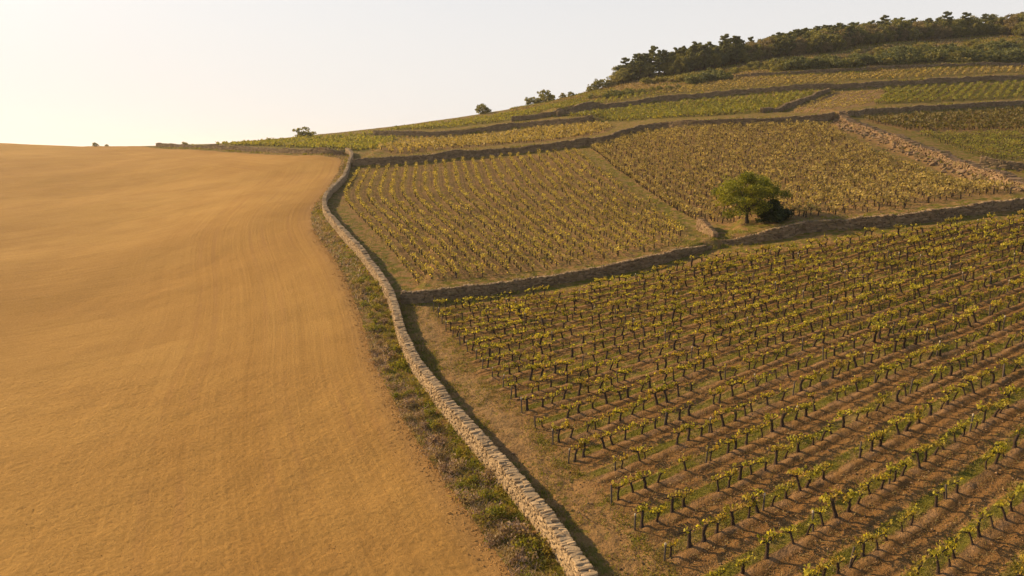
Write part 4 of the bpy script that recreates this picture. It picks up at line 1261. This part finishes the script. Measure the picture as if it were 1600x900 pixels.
size = np.where(edge_flag, rng.gamma(3.0, 0.022, len(q)), rng.gamma(3.0, 0.007, len(q))) + 0.02
T = np.c_[q, gz(q[:, 0], q[:, 1]) + size * 0.1]
th = rng.uniform(0, 6.28, len(q)); ca, sa = np.cos(th), np.sin(th); zz = np.zeros(len(q))
M = np.stack([np.stack([ca * size, -sa * size * 0.7, zz], 1), np.stack([sa * size, ca * size * 0.7, zz], 1), np.stack([zz, zz, size * 0.75], 1)], 1)
g = Geo()
var = rng.integers(0, 6, len(q))
for i in range(6):
    k = var == i
    g.add(*tile(SCL[i], M[k], T[k]))
def clod_material():
    m, nt, out = mat_new('dry clod'); gg_ = N(nt)
    col = gg_.mix(gg_.island(), (0.28, 0.145, 0.045), (0.42, 0.24, 0.085))
    nt.links.new(gg_.bsdf(col, 0.97, None, 0.05), out.inputs['Surface'])
    return m
M_CLOD = clod_material()
stuff('soil_clods', g, M_CLOD, 'dry clods of earth strewn over the near part of the ploughed field', 'clods')
# clods under the vines
n = 42000
q = np.c_[rng.uniform(-12, 45, n), 24 + 46 * rng.uniform(0, 1, n) ** 1.4]
sdq, _, _ = polydist(q[:, 0], q[:, 1], LINE['main'])
q = q[(sdq < -0.9)]
size = rng.gamma(2.2, 0.026, len(q)) + 0.02
T = np.c_[q, gz(q[:, 0], q[:, 1]) + size * 0.1]
th = rng.uniform(0, 6.28, len(q)); ca, sa = np.cos(th), np.sin(th); zz = np.zeros(len(q))
M = np.stack([np.stack([ca * size, -sa * size * 0.7, zz], 1), np.stack([sa * size, ca * size * 0.7, zz], 1), np.stack([zz, zz, size * 0.7], 1)], 1)
g = Geo(); var = rng.integers(0, 6, len(q))
for i in range(6):
    k = var == i
    g.add(*tile(SCL[i], M[k], T[k]))
def clod2_material():
    m, nt, out = mat_new('brown clod'); gg_ = N(nt)
    col = gg_.mix(gg_.island(), (0.11, 0.066, 0.036), (0.30, 0.195, 0.11))
    nt.links.new(gg_.bsdf(col, 0.97, None, 0.05), out.inputs['Surface'])
    return m
stuff('soil_clods', g, clod2_material(), 'brown clods and pebbles on the soil between the nearest vines', 'clods')

# grass tufts over the middle plot and terraces
g, g2 = Geo(), Geo()
n = 90000
q = np.c_[rng.uniform(-45, 95, n), rng.uniform(76, 200, n)]
sd, _, _ = polydist(q[:, 0], q[:, 1], LINE['main'])
mid = in_poly(q[:, 0], q[:, 1], [(-42, 182), (-38, 165), (-35, 130), (-12, 76), (26, 84), (24, 100), (18, 176)]) & (sd < -0.9)
k = mid & (rng.uniform(size=n) < np.clip(0.55 + 0.5 * vnoise(q[:, 0] / 5, q[:, 1] / 5, 3), 0, 1))
blades(g, q[k], 0.16, 0.06, rng, 2, 0.2, 0.8)
um = in_poly(q[:, 0], q[:, 1], PLOTS['upper_middle']) | in_poly(q[:, 0], q[:, 1], PLOTS['right_green'])
k = um & (rng.uniform(size=n) < 0.5)
blades(g2, q[k], 0.18, 0.07, rng, 2, 0.2, 0.8)
stuff('grass', g, M_STRAW, 'short olive grass between the curving rows of the middle plot', 'grass')
stuff('dry_grass', g2, M_STRAW, 'dry grass among the golden brown vines of the plot behind the tree', 'dry grass')

# ------------------------------------------------------------------ trees
def grow_tree(seed, height, spread, trunk_h, n_limb, leaf_n, leaf_size, mat, form='round', trunk_r=0.16):
    r = np.random.default_rng(seed)
    tr, lf = Geo(), Geo()
    top = np.array([r.normal(0, 0.05) * height, r.normal(0, 0.05) * height, height * 0.72])
    zz = np.linspace(-0.3, trunk_h, 5)
    tp = np.stack([np.cumsum(r.normal(0, 0.02, 5)) * height * 0.3, np.cumsum(r.normal(0, 0.02, 5)) * height * 0.3, zz], 1)
    tube(tr, tp, np.linspace(trunk_r * 1.35, trunk_r * 0.85, 5), 7, 0.5, False)
    fork = tp[-1]
    tips = []
    if form == 'pine':
        tube(tr, [fork, fork * 0.5 + np.array([0, 0, height * 0.5]), (fork[0], fork[1], height * 0.95)], [trunk_r * 0.85, trunk_r * 0.55, trunk_r * 0.15], 6)
        for i in range(n_limb):
            f = (i + r.uniform(0, 1)) / n_limb
            z = trunk_h + (height - trunk_h) * f
            wd = spread * (0.35 + 0.65 * math.sin(math.pi * (0.25 + 0.72 * f))) * r.uniform(0.6, 1.1)
            th = r.uniform(0, 6.28)
            e = np.array([fork[0] + math.cos(th) * wd, fork[1] + math.sin(th) * wd, z + wd * 0.15])
            tube(tr, [(fork[0], fork[1], z - 0.2), e], [trunk_r * 0.28, trunk_r * 0.08], 4, 0.5, False)
            tips += [(e, 0.20 * spread), ((e + np.array([fork[0], fork[1], z])) / 2, 0.26 * spread)]
        tips.append((np.array([fork[0], fork[1], height * 0.97]), 0.16 * spread))
        flat = 0.55
    else:
        for i in range(n_limb):
            th = 6.28 * (i + r.uniform(-0.3, 0.3)) / n_limb
            f = r.uniform(-0.05, 1.0) if form != 'bush' else r.uniform(-0.25, 1.0)
            rad = spread * (0.40 + 0.5 * math.sqrt(max(0, 1 - (f - 0.35) ** 2 * 1.6))) * r.uniform(0.7, 1.05)
            if form == 'dome' : rad *= 0.95
            e = np.array([math.cos(th) * rad, math.sin(th) * rad, trunk_h + (height - trunk_h) * (0.30 + 0.62 * f * (1 - 0.35 * rad / spread))])
            m1 = fork + (e - fork) * 0.45 + np.array([0, 0, 0.10 * height]) * r.uniform(0.2, 1.0)
            tube(tr, [fork - np.array([0, 0, 0.1]), m1, e], [trunk_r * 0.6, trunk_r * 0.33, trunk_r * 0.08], 5, 0.5, False)
            for k in range(4):
                o = r.normal(0, 1, 3) * np.array([0.24, 0.24, 0.17]) * spread
                b = m1 + (e - m1) * r.uniform(0.3, 1.0)
                tube(tr, [b, b + o * 0.85], [trunk_r * 0.13, trunk_r * 0.04], 3, 0.5, False)
                tips.append((b + o, spread * r.uniform(0.13, 0.24)))
            tips.append((e, spread * r.uniform(0.16, 0.26)))
        for k in range(n_limb):
            th, f = r.uniform(0, 6.28), r.uniform(0, 0.75) * spread
            tips.append((np.array([math.cos(th) * f, math.sin(th) * f, trunk_h + (height - trunk_h) * (0.92 - 0.42 * (f / spread) ** 2) - 0.1 * height * r.uniform(0, 1)]), spread * r.uniform(0.15, 0.26)))
        if form == 'bush':
            for k in range(2 * n_limb):
                th, f = r.uniform(0, 6.28), math.sqrt(r.uniform(0, 1)) * 0.85 * spread
                tips.append((np.array([math.cos(th) * f, math.sin(th) * f, height * r.uniform(0.08, 0.80 - 0.38 * (f / spread) ** 2)]), spread * r.uniform(0.16, 0.27)))
        flat = 0.72
    w = np.array([t[1] for t in tips]) ** 2; w = w / w.sum()
    for (c, rad), ww in zip(tips, w):
        nl = max(3, int(leaf_n * ww * r.uniform(0.6, 1.4)))
        dirs = r.normal(0, 1, (nl, 3)); dirs /= np.linalg.norm(dirs, axis=1)[:, None]
        rr = rad * r.uniform(0.25, 1.12, nl) ** 0.6
        P = c + dirs * rr[:, None] * np.array([1, 1, flat])
        P[:, 2] = np.maximum(P[:, 2], 0.1)
        leaf_quads(lf, P, leaf_size, 0.25, r, np.clip(r.uniform(0, 0.75, nl) + r.uniform(-0.15, 0.35), 0, 1), 1.15, dirs * 0.6)
    return tr.mesh('trunk', M_BARK, True), lf.mesh('crown', mat)
def plant_tree(name, xy, meshes, label, cat, group=None, rz=0.0, sc_=1.0, sink=0.0, tilt=0.0, szf=1.0):
    o = empty(name, (xy[0], xy[1], float(gz(xy[0], xy[1])) - sink), rz)
    o.scale = (sc_, sc_, sc_ * szf)
    tag(o, label, cat, group)
    obj('trunk', meshes[0], o); obj('crown', meshes[1], o)
    return o

hero = grow_tree(3, 6.5, 4.2, 1.25, 18, 16000, 0.17, M_TREE, 'dome', 0.22)
plant_tree('round_tree', SPOT['hero'], hero, 'round green tree with forked trunk behind the gap in the dark wall', 'tree', sc_=0.97)
bush = grow_tree(8, 2.7, 2.3, 0.12, 12, 5200, 0.22, M_BUSH, 'bush', 0.09)
plant_tree('dark_bush', SPOT['bush'], bush, 'dense dark green bush beside the round green tree', 'bush', sc_=1.0)

WOOD = {'pine': [grow_tree(20 + i, 9.3 + 0.8 * (i % 3), 2.7, 1.8, 34, 3600, 0.38, M_PINE, 'pine', 0.17) for i in range(5)],
        'olive': [grow_tree(40 + i, 7.2 + 0.5 * (i % 3), 3.9, 0.7, 12, 3600, 0.36, M_OLIVE, 'bush', 0.16) for i in range(4)],
        'brown': [grow_tree(60 + i, 7.2, 3.7, 0.8, 11, 3400, 0.36, M_BROWN, 'bush', 0.15) for i in range(3)],
        'pale': [grow_tree(70 + i, 5.0, 3.0, 0.5, 8, 1600, 0.42, M_PALE, 'bush', 0.12) for i in range(3)],
        'shrub': [grow_tree(80 + i, 2.3, 2.0, 0.2, 7, 900, 0.30, M_OLIVE, 'bush', 0.07) for i in range(4)],
        'paleshrub': [grow_tree(90 + i, 1.8, 1.7, 0.15, 7, 800, 0.28, M_PALE, 'bush', 0.06) for i in range(3)],
        'darkshrub': [grow_tree(95 + i, 2.8, 2.3, 0.25, 7, 1000, 0.30, M_PINE, 'bush', 0.07) for i in range(3)],
        'brownshrub': [grow_tree(99 + i, 1.7, 1.7, 0.15, 7, 800, 0.28, M_BROWN, 'bush', 0.06) for i in range(3)]}
# lone trees and bushes on the skyline
sky = [((-77.3, 268.0), 'shrub', 1.85, 'lone bushy tree on the skyline beyond the ploughed field', 'lone_tree', 'tree'),
       ((-12.0, 301.0), 'shrub', 1.75, 'rounded dark bush alone on the skyline left of centre', 'skyline_bush', 'bush'),
       ((14.0, 318.0), 'shrub', 2.4, 'largest spreading tree on the skyline between the lone bush and the wood', 'skyline_tree', 'tree'),
       ((8.6, 318.0), 'shrub', 1.6, 'low tree leaning against the left of the spreading skyline tree', 'skyline_tree', 'tree'),
       ((22.5, 322.5), 'pale', 0.55, 'small pale bush just right of the spreading skyline tree', 'skyline_bush', 'bush'),
       ((26.3, 324.5), 'shrub', 1.0, 'smallest bush in the gap between the skyline trees', 'skyline_bush', 'bush'),
       ((36.0, 327.0), 'shrub', 1.5, 'low skyline tree left of the end of the pine wood', 'skyline_tree', 'tree'),
       ((40.3, 327.5), 'shrub', 2.0, 'domed skyline tree touching the end of the pine wood', 'skyline_tree', 'tree'),
       ((44.0, 329.0), 'pale', 0.7, 'pale shrub tree at the foot of the first pines', 'skyline_bush', 'bush'),
       ((-152.0, 262.0), 'shrub', 0.62, 'tiny weed bush on the bare crest of the ploughed field', 'crest_bush', 'bush'),
       ((-148.5, 263.0), 'shrub', 0.36, 'tiniest weed beside the bush on the crest of the ploughed field', 'crest_bush', 'bush'),
       ((-127.0, 279.0), 'paleshrub', 0.75, 'small pale bush on the skyline behind the low brown wall', 'crest_bush', 'bush')]
for i, (xy, kd, sc_, lab, nm, ct) in enumerate(sky):
    plant_tree(nm, xy, WOOD[kd][i % len(WOOD[kd])], lab, ct, None, i * 1.7, sc_, 0.05)

# the wood along the ridge
FE = resample(FOREST_EDGE, 1.0)
ft = np.gradient(FE, axis=0); ft /= np.linalg.norm(ft, axis=1)[:, None]
fn = np.stack([-ft[:, 1], ft[:, 0]], 1)
wood = []
fs = np.arange(len(FE))
for depth in np.arange(0.0, 34.0, 3.3):
    s_ = rng.uniform(0, 4)
    while s_ < len(FE) - 1:
        i = int(s_)
        p = FE[i] + fn[i] * (depth + rng.normal(0, 0.9))
        frac = s_ / len(FE)
        lim = 10 + 60 * frac
        if depth < lim and (i < len(FE) - 6 or True):
            u = rng.uniform()
            pine_p = (0.7 if frac < 0.30 else 0.25 if frac < 0.6 else 0.15) + (0.12 if depth > 10 else -0.1)
            kd = 'pine' if u < pine_p else ('olive' if u < pine_p + (1 - pine_p) * 0.55 else ('brown' if u < pine_p + (1 - pine_p) * 0.9 else 'pale'))
            if frac < 0.3 and kd == 'brown': kd = 'olive'
            wood.append((p[0], p[1], kd, rng.uniform(0.86, 1.18) * (0.82 if kd == 'pine' and depth > 10 else 1.06) * (1.0 if depth > 3 else 0.82), rng.uniform(0, 6.28), depth))
        s_ += rng.uniform(3.0, 4.8)
# keep only those that show something above the row in front
wood = [w for w in wood if w[0] < 262]
wood.sort(key=lambda w: w[0] / w[1])
KN = {'pine': 'dark pine', 'olive': 'olive green tree', 'brown': 'brownish tree', 'pale': 'pale yellowish tree'}
def zone(dep): return 'at the front edge of the ridge wood' if dep < 3 else ('in the middle of the ridge wood' if dep < 14 else 'on the skyline of the ridge wood')
num = {}
print('wood', len(wood))
for (x, y, kd, sc_, rz, dep) in wood:
    key = (kd, zone(dep)); num[key] = num.get(key, 0) + 1
    plant_tree(('pine_tree' if kd == 'pine' else 'broadleaf_tree'), (x, y), WOOD[kd][int(rng.integers(0, len(WOOD[kd])))],
               '%s %s, %s such from the left' % (KN[kd], zone(dep), ordinal(num[key])), 'tree', 'trees of the wood along the ridge', rz, sc_, 0.1, 0, rng.uniform(0.92, 1.1))
# scrub under the wood
shr = []
def scatter(poly, n, kinds, smin, smax, seed, gap=1.6):
    r = np.random.default_rng(seed); P_ = np.array(poly); lo, hi = P_.min(0), P_.max(0); got = []; t = 0
    while len(got) < n and t < n * 60:
        t += 1
        x, y = r.uniform(lo, hi)
        if not in_poly(np.array([x]), np.array([y]), poly)[0]: continue
        if any((x - a) ** 2 + (y - b) ** 2 < gap * gap for a, b, *_ in got): continue
        got.append((x, y, kinds[int(r.integers(0, len(kinds)))], r.uniform(smin, smax), r.uniform(0, 6.28)))
    return got
shr += [(*a, 'in the dark scrub belt') for a in scatter(SCRUB['belt'], 135, ['shrub', 'shrub', 'darkshrub', 'paleshrub', 'darkshrub'], 1.0, 2.0, 1, 2.4)]
shr += [(*a, 'on the heath below the wood') for a in scatter(SCRUB['heath'], 150, ['paleshrub', 'brownshrub', 'shrub', 'brownshrub', 'paleshrub'], 0.6, 1.4, 2, 2.2)]
shr += [(*a, 'in the dark scrub clump') for a in scatter(SCRUB['clump'], 16, ['darkshrub', 'shrub', 'darkshrub'], 0.9, 1.45, 3, 2.0)]
shr += [(*a, 'in the thin skyline hedge') for a in scatter(SCRUB['hedge'], 30, ['shrub', 'brownshrub', 'darkshrub'], 0.5, 0.95, 4, 2.0)]
shr.sort(key=lambda w: w[0] / w[1])
SN = {'shrub': 'olive shrub', 'darkshrub': 'dark green shrub', 'paleshrub': 'pale straw-green shrub', 'brownshrub': 'brown shrub'}
num = {}
for (x, y, kd, sc_, rz, zn) in shr:
    key = (kd, zn); num[key] = num.get(key, 0) + 1
    plant_tree('scrub_bush', (x, y), WOOD[kd][int(rng.integers(0, len(WOOD[kd])))], '%s %s, %s such from the left' % (SN[kd], zn, ordinal(num[key])),
               'shrub', 'shrubs of the scrub under the wood', rz, sc_, 0.1)
# rough heath grass on the top slope
n = 60000
q = np.c_[rng.uniform(0, 260, n), rng.uniform(262, 390, n)]
k = ~np.logical_or.reduce([in_poly(q[:, 0], q[:, 1], PLOTS[p_]) for p_ in ('high_right', 'high_band', 'upper_right', 'ridge_strip')]) & (q[:, 1] > 270 - 0.0 * q[:, 0])
k &= np.abs(q[:, 0]) < 0.76 * q[:, 1]
q = q[k]
g, g2 = Geo(), Geo()
gm_ = vnoise(q[:, 0] / 12.0, q[:, 1] / 7.0, 17) > -0.05
blades(g, q[gm_], 0.5, 0.22, rng, 2, 0.5, 0.7)
blades(g2, q[~gm_], 0.45, 0.22, rng, 2, 0.5, 0.8)
stuff('heath_grass', g, M_GRASS, 'rough green heath grass on the slope below the ridge wood', 'grass')
stuff('dry_grass', g2, M_STRAW, 'pale dry grass on the slope below the ridge wood', 'dry grass')

# weeds rooted along the tops and feet of the terrace walls
g = Geo()
for k_ in WALLS:
    if k_ in ('main', 'stub'): continue
    h_, th_, vis_, st_, rc_ = WALL_SPEC[k_]
    L, t_, n_, s_, zb_ = wall_frame(k_, 0.5)
    m_ = int(s_[-1] * 7)
    ss = rng.uniform(0, s_[-1], m_)
    keep = rng.uniform(size=m_) < np.clip(0.45 + 0.9 * vnoise(ss / 7.0, ss * 0, 91), 0.05, 1)
    ss = ss[keep]
    off = np.where(rng.uniform(size=len(ss)) < 0.6, -th_ - rng.uniform(0.0, 1.2, len(ss)), rng.uniform(0.1, 0.8, len(ss)))
    q = np.stack([np.interp(ss, s_, L[:, 0]) + off * np.interp(ss, s_, n_[:, 0]), np.interp(ss, s_, L[:, 1]) + off * np.interp(ss, s_, n_[:, 1])], 1)
    far_ = np.hypot(q[:, 0], q[:, 1]).mean()
    blades(g, q, 0.22 + far_ * 0.0012, 0.02 + far_ * 0.0005, rng, 3, 0.15 + far_ * 0.0008, 0.7)
stuff('wall_weeds', g, M_GRASS, 'weeds growing along the feet and tops of the terrace walls', 'weeds')

# ------------------------------------------------------------------ haze: one closed box of pale air round the camera and the whole scene
HAZE = 0.00012
def haze_box():
    x0, x1, y0, y1, z0, z1 = -4600.0, 4600.0, -2000.0, 6800.0, -60.0, 130.0
    v = np.array([(x, y, z) for z in (z0, z1) for y in (y0, y1) for x in (x0, x1)])
    q = np.array([(0, 2, 3, 1), (4, 5, 7, 6), (0, 1, 5, 4), (2, 6, 7, 3), (0, 4, 6, 2), (1, 3, 7, 5)])
    m, nt, out = mat_new('haze')
    vol = nt.nodes.new('ShaderNodeVolumePrincipled')
    vol.inputs['Color'].default_value = (0.95, 0.93, 0.90, 1.0)
    vol.inputs['Density'].default_value = HAZE
    vol.inputs['Anisotropy'].default_value = 0.4
    nt.links.new(vol.outputs[0], out.inputs['Volume'])
    o = obj('haze', mesh_from('haze', v, q, np.zeros((0, 3), np.int32), np.zeros(0), m))
    tag(o, 'thin pale haze softening the far hillside', 'haze', kind='stuff')
if HAZE > 0: haze_box()
